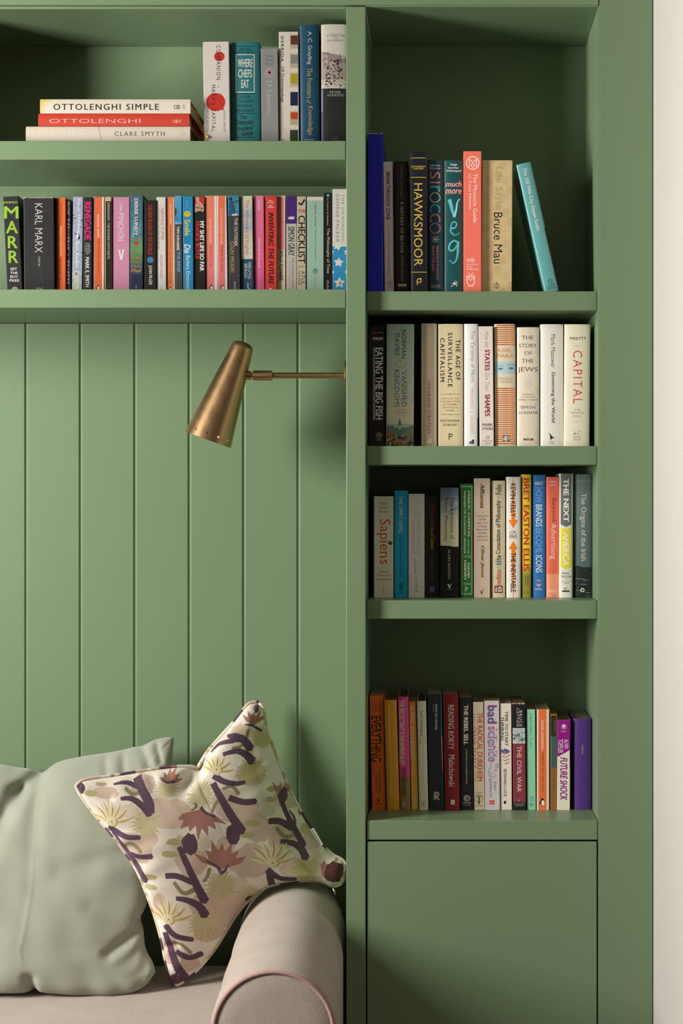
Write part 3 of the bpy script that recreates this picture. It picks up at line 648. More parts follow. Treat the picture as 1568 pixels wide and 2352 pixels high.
B('purple topped grey paperback with a small white crown', (716, 840, 156, 718, 840), 'c9c2b8', [
    ('r', 710, 150, 845, 490, '4a2680'), ('p', [(745, 438), (738, 402), (758, 418), (768, 396), (778, 415), (788, 396), (800, 416), (820, 400), (808, 438)], 'e6e0ea'),
    ('d', 740, 526, 816, 880, 'SIMON GRAY', '1b3038', 'sb'), ('d', 786, 896, 808, 1290, 'THE SMOKING DIARIES', '4a3a5c'), ('d', 742, 950, 772, 1215, 'The Year of the Jouncer', '7a7288', 'il')])
B('beige paperback with a black tick mark and big black capitals', (849, 954, 166, 846, 953), 'cfc2a6', [
    ('k', [(862, 240), (898, 262)], 20, BK), ('k', [(896, 268), (938, 200)], 20, BK), ('h', 858, 316, 948, 360, 'THE', 'b8302c', 'b'), ('d', 860, 392, 944, 968, 'CHECKLIST', '15130f', 'b'), ('h', 858, 998, 948, 1014, 'MANIFESTO', 'b8302c', 'b'), ('d', 896, 1055, 942, 1226, 'ATUL', '15130f', ''), ('d', 858, 1055, 884, 1226, 'GAWANDE', '15130f', '')])
B('wide pale mint paperback with thin black lettering', (966, 1168, 168, 966, 1164), 'a5c6b6', [
    ('r', 960, 150, 1172, 212, 'e6d6d4'), ('d', 1056, 250, 1080, 525, 'Hannah Arendt', '22302c'), ('d', 1056, 548, 1078, 930, 'The Origins of Totalitarianism', '2c3c38'), ('o', 1066, 1060, 30, 4, '22302c'), ('e', 1066, 1062, 14, 24, '22302c'), ('e', 1064, 1068, 8, 15, 'a5c6b6'), ('d', 1060, 1120, 1072, 1300, 'MODERN CLASSICS', '3c4c48', 'w')])
B('tall thin black paperback with a turquoise dot at the top', (1169, 1268, 122, 1168, 1267), '15110f', [
    ('e', 1218, 151, 17, 17, '4fc4b0'), ('d', 1206, 180, 1224, 515, 'Le Poidevin & MacBeath', 'cfc9c0', 'si'), ('d', 1196, 545, 1238, 1085, 'The Philosophy of Time', 'e6e0d6', 's'), ('d', 1202, 1170, 1230, 1310, 'Oxford', 'cfc9c0', 'si')])
star = lambda cx, cy, r, rot: ('p', [(cx+(r if i % 2 == 0 else r*.5)*math.sin(rot+i*math.pi/5), cy-(r if i % 2 == 0 else r*.5)*math.cos(rot+i*math.pi/5)) for i in range(10)], 'ece6e2')
B('white paperback with white stars on bright blue, last on the lower left shelf', (1271, 1447, 76, 1272, 1447), 'e4dedc', [
    ('r', 1265, 764, 1460, 1320, '2f94cc'), star(1345, 955, 62, .1), star(1355, 1200, 70, 0), star(1335, 760, 58, .3), star(1445, 830, 40, 0), star(1262, 830, 34, .2), star(1445, 1070, 30, .3), star(1268, 1070, 30, 0), ('e', 1362, 1204, 22, 28, 'c4beba'), ('d', 1354, 1185, 1372, 1225, 'ff', '4a4a4a'),
    ('d', 1382, 138, 1412, 708, 'THE UNWINDING', '4a4644', 'lw'), ('d', 1316, 138, 1350, 708, 'GEORGE PACKER', '4a4644', 'lw')], dy=-.012)

# ---- right tower, top tier
R('books on the top shelf of the right bookcase', SH[0], .068, 668.5, 1.0, .18)
K(830, 290, 5.4069)
B('tall cobalt blue book with scuffed edges, against the left side of its shelf', (73, 258, 89, 76, 260), '10148c', [
    ('d', 142, 180, 152, 450, 'But What Exactly Do You Mean?', '4a3aa0'), ('d', 146, 1310, 156, 1385, 'Notes on', '3a3aa8'), ('d', 172, 1215, 182, 1385, 'Selected Writing 2004', '3a3aa8'), ('d', 148, 1855, 158, 1985, 'Portable', '4a3aa0'),
    ('n', 72, 88, 84, 160, ['d6d0c8', '9a94a8'], 14, 3), ('n', 73, 88, 258, 95, ['c8c2bc'], 16, 4), ('n', 252, 1000, 262, 1560, ['b9b4b0'], 8, 9), ('n', 74, 900, 80, 1500, ['a8a4b0'], 12, 8), ('c', [(215, 860), (222, 880), (250, 884)], 3, '3a3fa8')], dy=-.042, depth=.225, pg='a89c84')
B('beige paperback with bold black capitals, second from the cobalt blue end', (270, 388, 442, 286, 404), 'bcae9a', [
    ('d', 304, 568, 356, 1162, 'BREAKTHROUGH ZONE', '14120f', 'b'), ('d', 326, 1228, 352, 1848, 'ROY LANGMAID AND MAC ANDREWS', '4a443c', 'w'), ('o', 348, 1950, 28, 4, '4a443c'), ('h', 330, 1935, 366, 1965, 'W', '3a342c', 's'), ('h', 320, 1988, 378, 2004, 'WILEY', '3a342c', 's')])
B('black-brown hardback with pale spaced serif capitals', (402, 580, 438, 414, 600), '1c1710', [
    ('d', 480, 492, 506, 888, 'SIMON SCHAMA', '6d655a', 'sw'), ('d', 484, 936, 518, 1570, 'A HISTORY OF BRITAIN', 'd6ccba', 'sw'), ('d', 492, 1605, 518, 1922, '3000BC-AD1603', '8d8474', 'sw'), *[z for i, c in enumerate('BBC') for z in (('r', 454+36*i, 1958, 486+36*i, 1988, 'b9b0a0'), ('h', 462+36*i, 1964, 478+36*i, 1982, c, '1c1710', 'b'))], ('n', 400, 450, 408, 900, ['8a8478'], 10, 4)], hard=1)
GO = 'c79c3e'
B('tall near-black book with large gold capitals and gold rules', (600, 808, 318, 613, 822), '15161f', [
    ('r', 606, 389, 800, 397, GO), ('h', 614, 489, 797, 509, 'RESTAURANTS', GO, 'sb'), ('h', 641, 515, 770, 536, '& RECIPES', GO, 'sb'), ('r', 606, 630, 804, 638, GO), ('d', 650, 708, 758, 1735, 'HAWKSMOOR', GO, ''), ('r', 612, 1807, 810, 1815, GO),
    ('o', 716, 1918, 24, 10, GO), ('k', [(690, 1972), (690, 1915), (712, 1890), (740, 1890)], 9, GO), ('k', [(740, 1890), (738, 1925), (716, 1942)], 8, GO)], hard=1, dy=-.015, pg='2a2a2a')
PK, TQ, CRM = 'e56a72', '3f9a9a', 'e6dca6'
B('dark teal book with large multicoloured thin letters and a star burst', (822, 1006, 420, 835, 1018), '163642', [
    ('h', 845, 471, 974, 498, 'Sabrina', 'e4e0d6', 's'), ('h', 838, 508, 982, 540, 'Ghayour', 'e4e0d6', 's'),
    ('d', 848, 566, 976, 652, 'S', PK, 's'), ('d', 848, 680, 974, 716, 'I', PK, 's'), ('d', 848, 730, 976, 815, 'r', TQ, 's'), ('o', 914, 885, 60, 9, CRM), ('d', 850, 966, 978, 1072, 'C', TQ, 'l'), ('d', 850, 1086, 978, 1194, 'C', PK, 'l'), ('o', 915, 1268, 62, 9, PK),
    *[('k', [(915-46*math.cos(a), 1404-46*math.sin(a)), (915+46*math.cos(a), 1404+46*math.sin(a))], 6, CRM) for a in (0.1, .885, 1.67, 2.45)],
    ('d', 928, 1484, 956, 1914, 'FABULOUS FLAVOURS', 'd9646a', 'sb'), ('d', 874, 1484, 904, 1808, 'FROM THE EAST', 'd9646a', 'sb'), ('h', 860, 1968, 980, 1986, 'MITCHELL', 'a9a88c', 's'), ('h', 866, 1990, 970, 2008, 'BEAZLEY', 'a9a88c', 's')], hard=1)
AQ, AQ2 = '4fa6b4', '7fc0c8'
B('dark green rounded hardback with brush-painted aqua letters', (1020, 1260, 426, 1028, 1262), '0c4446', [
    ('h', 1102, 464, 1186, 494, 'Hugh', 'e4e0d6', 'b'), ('h', 1074, 504, 1212, 532, 'Fearnley-', 'e4e0d6', 'b'), ('h', 1050, 542, 1240, 570, 'Whittingstall', 'e4e0d6', 'b'), ('h', 1044, 682, 1244, 750, 'much', 'ea8f92', 'bi'), ('h', 1044, 784, 1244, 840, 'more', 'ea8f92', 'bi'),
    ('c', [(1090, 908), (1105, 960), (1125, 1040), (1148, 1110), (1155, 1130)], [48, 48, 46, 38, 24], AQ), ('c', [(1150, 1128), (1172, 1050), (1186, 960), (1205, 915), (1224, 905)], [30, 24, 16, 13, 10], AQ2), ('n', 1072, 910, 1150, 1000, ['2f7f90', '63b4c0'], 16, 3), ('n', 1125, 1060, 1165, 1128, ['a8d4da'], 8, 5),
    ('c', [(1112, 1265), (1160, 1260), (1180, 1215), (1160, 1188), (1125, 1200), (1108, 1260), (1112, 1320), (1145, 1350), (1185, 1345), (1214, 1318)], [20, 20, 22, 20, 28, 44, 44, 34, 18, 8], AQ), ('n', 1092, 1270, 1150, 1350, ['9accd4', '3f90a0'], 14, 6),
    ('c', [(1195, 1440), (1150, 1422), (1105, 1450), (1082, 1510), (1105, 1545), (1150, 1530), (1182, 1480)], [22, 26, 30, 34, 30, 24, 18], AQ), ('c', [(1200, 1430), (1196, 1520), (1190, 1600), (1170, 1670), (1135, 1700), (1090, 1660)], [34, 42, 44, 42, 34, 8], AQ), ('n', 1168, 1480, 1212, 1660, ['3a8c9c', '74bcc6'], 18, 7),
    ('e', 1152, 1945, 12, 12, 'd9d4ca'), ('c', [(1108, 1992), (1140, 1975), (1165, 1960), (1185, 1990)], 6, 'd9d4ca'), ('c', [(1120, 1950), (1150, 1960), (1185, 1940)], 5, 'd9d4ca'), ('c', [(1160, 1918), (1186, 1935), (1186, 1965), (1168, 1980)], 4, 'd9d4ca')], hard=1)
CR_ = 'e9604e'; WM = 'f2dcd2'
B('coral red cloth hardback with a white ring emblem at the top', (1268, 1490, 312, 1268, 1486), CR_, [
    ('o', 1380, 455, 78, 10, WM), ('k', [(1338, 505), (1338, 408)], 9, WM), ('c', [(1338, 408), (1372, 440), (1402, 485), (1382, 508), (1360, 485), (1392, 440), (1426, 408)], 9, WM), ('k', [(1426, 408), (1426, 505)], 9, WM),
    ('d', 1386, 590, 1436, 1195, 'The Monocle Guide', WM, 's'), ('d', 1322, 590, 1366, 1036, 'to Cosy Homes', WM, 's'),
    ('o', 1326, 1664, 20, 4, WM), ('o', 1378, 1664, 24, 4, WM), ('h', 1316, 1655, 1336, 1674, 'M', WM), ('h', 1364, 1654, 1392, 1675, 'B', WM), ('h', 1306, 1707, 1444, 1724, 'MONOCLE', WM, 's'), ('h', 1306, 1732, 1380, 1752, 'Book', WM, 's'), ('h', 1306, 1760, 1452, 1784, 'Collection', WM, 's'),
    ('c', [(1310, 1856), (1310, 1930), (1330, 1972), (1355, 1980), (1382, 1972), (1400, 1930), (1400, 1856)], 9, WM), ('k', [(1306, 1858), (1404, 1858)], 7, WM), ('k', [(1320, 1820), (1354, 1846), (1388, 1820)], 7, WM), ('o', 1332, 1870, 14, 6, WM), ('o', 1378, 1870, 14, 6, WM), ('k', [(1330, 1890), (1355, 1915), (1382, 1890)], 7, WM), ('k', [(1318, 1995), (1334, 1985), (1346, 1995)], 5, WM), ('k', [(1366, 1995), (1378, 1985), (1392, 1995)], 5, WM)], hard=0, dy=-.02, rough=.7)
K(1040, 330, 4.3556)
fl = []
rr = random.Random(11)
for j in range(9):
    for i in range(4):
        cx, cy = 330+i*82+(j % 2)*36, 215+j*158-(i % 2)*60
        fl.append(('m', [('k', [(cx+12*math.cos(a*math.pi/7), cy+12*math.sin(a*math.pi/7)), (cx+50*math.cos(a*math.pi/7), cy+50*math.sin(a*math.pi/7))], 3.0, 'a08a62' if (i+j) % 3 else 'b29c72') for a in range(14)]))
B('thick tan book embossed with chrysanthemum flowers', (292, 600, 168, 290, 588), 'c2ac80', fl + [
    ('d', 410, 232, 494, 655, 'Life Style', 'a39070', ''), ('d', 408, 688, 493, 1200, 'Bruce Mau', '14120f', ''), ('o', 437, 1420, 23, 5, '1c1a14'), ('k', [(437, 1384), (437, 1455)], 5, '1c1a14')], dy=-.01, rough=.6, pg='8a7f6a')
B('turquoise hardback leaning alone at the right of its shelf', (632, 782, 212, 918, 1062), '5f9c9e', [
    ('d', 0, 0, 1, 1, '', WH)], hard=1, dy=-.015, pg='5a5248', rough=.2)
BOOKS[-1]['art'] = [('slant',)]

# ---- right tower, second tier
R('books on the second shelf of the right bookcase', SH[1], .078, 1024, 1.0, .175)
K(830, 720, 5.6)
CM = 'd2c6b0'
B('black paperback with cream condensed capitals, left end of the second shelf', (90, 296, 168, 88, 294), '12100f', [
    ('h', 145, 241, 160, 254, 'AN', CM), ('h', 163, 239, 238, 256, 'ADWEEK', 'c23a34', 'b'), ('h', 241, 241, 273, 254, 'BOOK', CM), ('h', 145, 304, 274, 342, 'MORGAN', CM, 'b'), ('r', 196, 440, 276, 1362, '12100f'), ('d', 178, 440, 274, 1364, 'EATING THE BIG FISH', CM, 'b'), ('d', 150, 445, 172, 1364, 'HOW CHALLENGER BRANDS CAN COMPETE AGAINST BRAND LEADERS', CM, 'b'), ('o', 225, 1568, 36, 5, 'a59c8c'), ('h', 200, 1545, 250, 1590, 'W', 'a59c8c', 's'), ('h', 192, 1616, 256, 1634, 'WILEY', 'a59c8c', 's')], dy=.004)
DK = '22302c'
B('wide grey-green hardback with a painted village along its foot', (322, 686, 138, 325, 668), '93a69c', [
    ('g', 320, 600, 690, 1420, '93a69c', 'c2b7a0', 10), ('n', 325, 150, 685, 1200, ['8ea39a', '98aaa0'], 60, 3),
    ('p', [(325, 1440), (420, 1440), (420, 1480), (560, 1470), (640, 1440), (690, 1440), (690, 1720), (325, 1720)], '5f7468'), ('p', [(400, 1480), (470, 1462), (560, 1470), (520, 1600), (430, 1560)], '4d6e5e'), ('p', [(490, 1340), (522, 1440), (460, 1440)], '516c6c'), ('r', 470, 1435, 516, 1490, '8a9a90'), ('p', [(325, 1520), (400, 1525), (430, 1620), (325, 1640)], '8a5238'), ('p', [(325, 1640), (400, 1590), (480, 1660), (480, 1720), (325, 1720)], '4a4428'), ('p', [(560, 1600), (640, 1470), (690, 1560), (690, 1720), (560, 1720)], '7a7262'),
    ('n', 330, 1560, 680, 1720, ['3c3524', '8a6a4a', '6a4030', '9a9078', '54604c'], 90, 8), ('p', [(465, 1535), (490, 1580), (540, 1595), (500, 1605), (480, 1620)], '1c1c18'),
    ('d', 515, 210, 572, 580, 'NORMAN', DK, 's'), ('d', 432, 258, 486, 540, 'DAVIES', DK, 's'), ('d', 514, 735, 580, 1198, 'VANISHED', DK, 'sl'), ('d', 420, 720, 486, 1205, 'KINGDOMS', DK, 'sl'),
    ('c', [(425, 640), (450, 685), (500, 695), (555, 680), (582, 630)], 8, '8f7d6c'), ('n', 418, 620, 470, 690, ['8f7d6c', 'a5907c'], 16, 3), ('n', 540, 620, 586, 690, ['8f7d6c', 'a5907c'], 16, 5), ('e', 500, 606, 16, 16, 'b07a64'),
    ('h', 428, 1230, 574, 1254, 'The History of', '4c5048', 'si'), ('h', 422, 1260, 576, 1284, 'Half-Forgotten', '4c5048', 'si'), ('h', 462, 1292, 538, 1314, 'Europe', '4c5048', 'si')], hard=1, pg='a89c84')
B('taupe book with a darker central band and pale serif capitals', (768, 968, 130, 768, 966), 'cdbfa6', [
    ('r', 798, 120, 936, 1760, 'a08d78'), ('d', 846, 190, 888, 822, 'JOHN LEWIS GADDIS', 'bba992', 's'), ('d', 846, 865, 888, 1556, 'ON GRAND STRATEGY', '2c241c', 's'), ('r', 868, 1610, 896, 1668, 'd0c4b0'), ('r', 848, 1625, 862, 1668, 'd0c4b0'), ('r', 832, 1645, 844, 1668, 'd0c4b0')], hard=1)
B('cream hardback with black capitals stacked in three sideways lines', (986, 1308, 136, 986, 1304), 'c9bb98', [
    ('d', 1210, 335, 1268, 858, 'THE AGE OF', BK, 'bw'), ('d', 1110, 246, 1168, 948, 'SURVEILLANCE', BK, 'bw'), ('d', 1010, 314, 1068, 878, 'CAPITALISM', BK, 'bw'), ('r', 1020, 1037, 1268, 1041, '3a3026'), ('p', [(1128, 1036), (1140, 1028), (1152, 1036)], '3a3026'), ('r', 1024, 1296, 1268, 1300, '3a3026'), ('p', [(1128, 1300), (1140, 1308), (1152, 1300)], '3a3026'),
    ('h', 1032, 1084, 1250, 1104, 'THE FIGHT FOR', '8a6230', 'bw'), ('h', 1018, 1122, 1268, 1142, 'A HUMAN FUTURE', 'a0602c', 'bw'), ('h', 1054, 1161, 1226, 1181, 'AT THE NEW', '4a3a28', 'bw'), ('h', 1044, 1200, 1236, 1220, 'FRONTIER OF', '8a5a34', 'bw'), ('h', 1090, 1239, 1190, 1258, 'POWER', '3a3026', 'bw'),
    ('h', 1012, 1362, 1262, 1394, 'SHOSHANA', BK, 'bw'), ('h', 1046, 1418, 1224, 1448, 'ZUBOFF', BK, 'bw'), ('h', 1114, 1544, 1172, 1624, 'P', '2c2014', 's')], hard=1)
B('white hardback with grey and pale red lettering, right of the cream three-line one', (1320, 1498, 135, 1320, 1498), 'd6d0ce', [
    ('d', 1394, 222, 1452, 890, 'The Tyranny of Merit', '4a4440', 'sl'), ('d', 1394, 955, 1436, 1566, 'MICHAEL J. SANDEL', 'b8524c', 'sl'), ('r', 1420, 1622, 1446, 1678, '2a2624'), ('r', 1400, 1638, 1416, 1678, '2a2624'), ('e', 1390, 1664, 7, 13, '2a2624'), ('r', 1490, 1340, 1500, 1720, '2c2c2c')], hard=1)
K(1080, 720, 4.9)
B('slim pinkish white paperback with maroon circus lettering', (96, 252, 147, 105, 268), 'ddd0ca', [
    ('d', 164, 202, 210, 380, 'How the', '7a5a58', 'il'), ('d', 162, 405, 216, 645, 'STATES', '7c1c34', 'sB'), ('d', 166, 668, 212, 880, 'Got Their', '7a5a58', 'il'), ('d', 164, 908, 220, 1160, 'SHAPES', '7c1c34', 'sB'), ('h', 132, 1237, 252, 1268, 'MARK', '22222c', 'sb'), ('h', 132, 1282, 252, 1312, 'STEIN', '22222c', 'sb'), ('o', 194, 1396, 16, 6, '4a4440'), ('h', 136, 1424, 250, 1442, 'Smithsonian', '5a5450', 's'), ('h', 166, 1452, 222, 1468, 'Books', '5a5450', 's')])
st = []
for y in list(range(128, 360, 24))+list(range(836, 1480, 24)):
    st += [('r', 275, y, 505, y+12, 'd9702a'), ('r', 300, y+3, 420, y+9, '7a4628'), ('r', 275, y, 296, y+12, 'f0c05c')]
B('book banded with orange stripes and a pale blue strip of eyes', (264, 504, 120, 280, 508), 'd9cab2', st + [
    ('h', 308, 395, 472, 436, 'KARL', 'c8702c', 's'), ('h', 294, 455, 486, 498, 'MARX', 'b8702c', 's'), ('r', 262, 544, 520, 680, 'a9c6ce'), ('e', 338, 622, 36, 12, '7c98a2'), ('e', 338, 622, 13, 11, '4a6068'), ('e', 458, 618, 38, 13, '7c98a2'), ('e', 460, 616, 14, 12, '46585e'), ('c', [(300, 598), (335, 580), (378, 596)], 9, '86a2aa'), ('c', [(415, 592), (455, 572), (500, 590)], 10, '7e9aa2'), ('p', [(432, 674), (450, 670), (445, 680)], '5c7078'),
    ('h', 314, 722, 478, 747, 'FRANCIS', '8a8074', 's'), ('h', 328, 756, 464, 782, 'WHEEN', '8a8074', 's'), ('r', 362, 1372, 448, 1444, '7a6c60'), ('h', 368, 1372, 410, 1444, '4', 'efe6d8', ''), ('h', 412, 1378, 446, 1418, 'th', 'efe6d8', '')], hard=1)
def hexa(cx, cy, r, w, c): return [('k', [(cx+r*math.sin(a+o), cy-r*math.cos(a+o)) for a in (0, 2.0944, 4.18879, 6.28319)], w, c) for o in (0, math.pi)]
B('ivory hardback with a faint star pattern and stacked serif words', (516, 772, 156, 526, 770), 'd8cdbb', [
    *hexa(652, 790, 52, 4, 'aeb4b4'), *hexa(652, 790, 32, 3, 'b8bab4'), *hexa(652, 256, 62, 3, 'cbbfae'), *hexa(750, 860, 30, 3, 'c4b9a8'), *hexa(752, 1340, 28, 3, 'c4b9a8'), *hexa(545, 1345, 28, 3, 'c4b9a8'), *hexa(652, 1010, 44, 3, 'cbbfae'), *hexa(642, 1440, 52, 3, 'c4b9a8'), *hexa(545, 420, 36, 3, 'cbbfae'), *hexa(755, 420, 36, 3, 'cbbfae'), ('n', 526, 840, 770, 1480, ['d2c6b4', 'ddd3c2'], 40, 3),
    ('h', 576, 250, 708, 292, 'THE', '3c302a', 's'), ('h', 546, 340, 750, 382, 'STORY', '3c302a', 's'), ('h', 608, 424, 692, 466, 'OF', '3c302a', 's'), ('h', 576, 512, 710, 554, 'THE', '3c302a', 's'), ('h', 532, 604, 757, 668, 'JEWS', '4c2c24', 's'),
    ('h', 586, 903, 710, 917, 'FINDING', '4a423c', 'w'), ('h', 562, 933, 732, 947, 'THE WORDS', '4a423c', 'w'), ('h', 534, 963, 762, 979, '1000BC-1492AD', '4a423c', 'w'), ('h', 564, 1040, 732, 1072, 'SIMON', '34466c', 's'), ('h', 542, 1100, 762, 1132, 'SCHAMA', '34466c', 's'), ('h', 594, 1406, 680, 1430, 'ecc', '241a16', 'sB'), ('e', 694, 1418, 13, 13, '54301e')], hard=1)
B('white hardback with grey and bold black lettering, second from the right on its shelf', (787, 1045, 122, 790, 1040), 'dcd8d2', [
    ('d', 905, 235, 956, 612, 'Mark Mazower', '4c4a48', ''), ('d', 902, 660, 954, 1226, 'Governing the World', '2a2826', 'b'), ('p', [(882, 1340), (905, 1365), (925, 1390), (958, 1398), (930, 1402), (918, 1412), (900, 1420), (895, 1375)], '26241f'), ('k', [(905, 1415), (903, 1432)], 4, '26241f'), ('h', 890, 1438, 940, 1450, 'ALLEN', '3a3836'), ('h', 893, 1455, 936, 1467, 'LANE', '3a3836')], hard=1)
B('ivory hardback with one large pinkish red word, right end of the second shelf', (1062, 1356, 124, 1056, 1340), 'ddd6c2', [
    ('h', 1121, 264, 1300, 296, 'PIKETTY', '1f1d1a', 'bw'), ('r', 1144, 364, 1244, 367, 'b4aa96'), ('o', 1194, 365, 6, 2, '8a806c'), ('d', 1154, 418, 1258, 1014, 'CAPITAL', 'c84a5c', 'w'), ('h', 1166, 1072, 1236, 1092, 'in the', '3a3630', 'si'), ('h', 1126, 1106, 1280, 1132, 'Twenty-First', '3a3630', 'si'), ('h', 1152, 1143, 1248, 1168, 'Century', '3a3630', 'si'), ('r', 1144, 1213, 1248, 1216, 'b4aa96'), ('o', 1196, 1214, 6, 2, '8a806c'),
    ('n', 1160, 1318, 1236, 1368, ['25231f', '2e2c26'], 26, 5), ('h', 1158, 1378, 1238, 1395, 'Belknap', '3a3630', 's'), ('r', 1152, 1401, 1244, 1404, '3a3630'), ('h', 1158, 1412, 1238, 1429, 'Harvard', '3a3630', 's')], hard=1, dy=-.008)

# ---- right tower, third tier
R('books on the third shelf of the right bookcase', SH[2], .120, 1372.4, 1.0, .145)
K(830, 1070, 5.6)
B('beige paperback with one large red sideways word, left end of the third shelf', (157, 409, 393, 159, 410), 'c6b8a2', [
    ('h', 229, 466, 330, 500, 'Yuval', '3a302a', 's'), ('h', 229, 518, 330, 550, 'Noah', '3a302a', 's'), ('h', 220, 570, 342, 600, 'Harari', '3a302a', 's'), ('d', 196, 686, 370, 1262, 'Sapiens', 'b8281e', 's'), ('e', 370, 993, 28, 23, '3c3832'), ('n', 346, 975, 394, 1010, ['5a544c', '2c2824'], 10, 4), ('h', 228, 1346, 338, 1374, 'A Brief', '4c3c32', 's'), ('h', 205, 1393, 362, 1426, 'History of', '4c3c32', 's'), ('h', 190, 1440, 376, 1470, 'Humankind', '8c3c30', 's'), ('d', 274, 1545, 292, 1655, 'VINTAGE', '3a302a')])
B('turquoise blue paperback standing taller than the beige one beside it', (423, 593, 320, 423, 594), '1284ac', [
    ('d', 480, 385, 528, 868, 'THE SPIRIT LEVEL', 'd6e2e4', ''), ('d', 494, 893, 516, 1436, 'RICHARD WILKINSON AND KATE PICKETT', '0c3c54'), ('p', [(482, 1485), (508, 1505), (534, 1485), (532, 1585), (508, 1600), (482, 1585)], '0c5f80'), ('h', 452, 1624, 560, 1640, 'BLOOMSBURY', '0c5f80', 's'), ('e', 577, 1166, 9, 12, '0c5f60')])
B('off-white paperback with a thin drawn ring pull and red name', (599, 808, 362, 602, 806), 'd2c8bc', [
    ('k', [(704, 420), (704, 585)], 4, 'a5a49c'), ('o', 706, 625, 32, 6, '8a9c98'), ('e', 712, 605, 16, 18, '9eb0ac'), ('d', 706, 722, 750, 1142, 'MIND THE GAP', '8a847c', 'l'), ('d', 654, 725, 684, 1138, 'Ferdinand Mount', 'b0605c', 's'), ('c', [(690, 1198), (682, 1260), (694, 1310), (690, 1390)], 6, '4a4640'), ('k', [(696, 1240), (716, 1400)], 3, 'b9afa4'), ('d', 696, 1442, 710, 1578, 'SHORT BOOKS', '3a342e', 'b'), *[('k', [(703-17*math.cos(a), 1612-17*math.sin(a)), (703+17*math.cos(a), 1612+17*math.sin(a))], 4, '2c2824') for a in (.5, 1.57, 2.6)]])
B('black paperback with dim rainbow lettering', (812, 1000, 388, 812, 1003), '16130f', [
    ('d', 890, 478, 936, 708, 'The Secret', '8c221c', 's'), ('d', 890, 728, 936, 852, 'Lives', 'a04a22', 's'), ('d', 888, 860, 932, 904, 'of', 'a8702a', 's'), ('d', 890, 915, 936, 1072, 'Colour', '9a8c30', 's'), ('d', 890, 1150, 934, 1290, 'Kassia', '24543c', 's'), ('d', 890, 1310, 934, 1476, 'St Clair', '2c4468', 's'), ('r', 878, 1553, 936, 1618, '4a4a84'), ('c', [(920, 1565), (895, 1580), (920, 1592), (895, 1608)], 6, '16130f')], pg='3a342c')
B('paperback with a cloudy sky over black, beside the dim rainbow one', (1012, 1248, 281, 1012, 1248), '141416', [
    ('r', 1005, 270, 1255, 1040, 'd6c8a8'), ('g', 1005, 270, 1255, 640, '4f607c', 'b9b9ac', 10), ('g', 1005, 640, 1255, 860, 'b9b9ac', 'd9caa4', 6), ('n', 1012, 420, 1248, 620, ['8f9aa2', 'aab0ac', '6c7a8c'], 40, 5), ('p', [(1005, 1025), (1130, 1030), (1255, 1052), (1255, 1070), (1005, 1070)], '141416'),
    ('d', 1142, 402, 1192, 942, 'The Adventure of', '22242c', 's'), ('d', 1056, 410, 1106, 968, 'French Philosophy', '22242c', 's'), ('d', 1112, 1070, 1142, 1456, 'ALAIN BADIOU', 'c6beae', 's'), ('p', [(1102, 1518), (1122, 1518), (1134, 1550), (1146, 1518), (1156, 1518), (1136, 1572), (1124, 1572)], 'd9d2c4'), ('h', 1092, 1580, 1168, 1593, 'VERSO', 'a9a294', 's')], dy=-.005)
GR, CG = '1f6a30', 'd2ceac'
fr = lambda x0, y0, x1, y1, w, c: [('r', x0, y0, x1, y0+w, c), ('r', x0, y1-w, x1, y1, c), ('r', x0, y0, x0+w, y1, c), ('r', x1-w, y0, x1, y1, c)]
B('bright green book with cream double frames and cream lettering', (1258, 1434, 232, 1264, 1430), GR, [
    *fr(1283, 258, 1426, 1654, 4, CG), *fr(1292, 268, 1416, 1158, 4, CG), *fr(1292, 1170, 1416, 1512, 4, CG), *fr(1292, 1522, 1416, 1644, 4, CG),
    ('d', 1364, 318, 1392, 930, 'MARX, CAPITAL', CG, 'sB'), ('d', 1366, 944, 1382, 1128, 'AND THE', CG, 'sb'), ('d', 1314, 316, 1340, 1126, 'MADNESS OF ECONOMIC REASON', CG, 'sb'), ('d', 1362, 1248, 1390, 1446, 'DAVID', CG, 'sB'), ('d', 1316, 1212, 1348, 1480, 'HARVEY', CG, 'sB'), ('h', 1328, 1560, 1370, 1616, 'P', CG, 's'), ('r', 1255, 820, 1268, 1240, '7c1a16'), ('r', 1425, 820, 1436, 1240, '7c1a16')], hard=1)
K(1080, 1070, 4.9)
OL = '5c4c26'
B('pinkish beige paperback with slanted brown lettering', (41, 223, 142, 41, 222), 'd2bcaa', [
    ('d', 110, 198, 160, 476, 'Affluenza', OL, 'Bi'), *[('h', 134-w/2, y, 134+w/2, y+h, t, '4a3c34') for (t, y, w, h) in (('a', 517, 12, 16), ('contagious', 552, 136, 26), ('middle', 590, 82, 22), ('class virus', 628, 132, 22), ('causing', 668, 96, 28), ('depression,', 704, 140, 28), ('anxiety,', 742, 98, 28), ('addiction', 782, 116, 22), ('and ennui', 820, 126, 22))],
    ('d', 110, 898, 158, 1260, 'Oliver James', OL, 'Bi'), ('p', [(100, 1382), (126, 1450), (162, 1358), (128, 1420)], OL)])
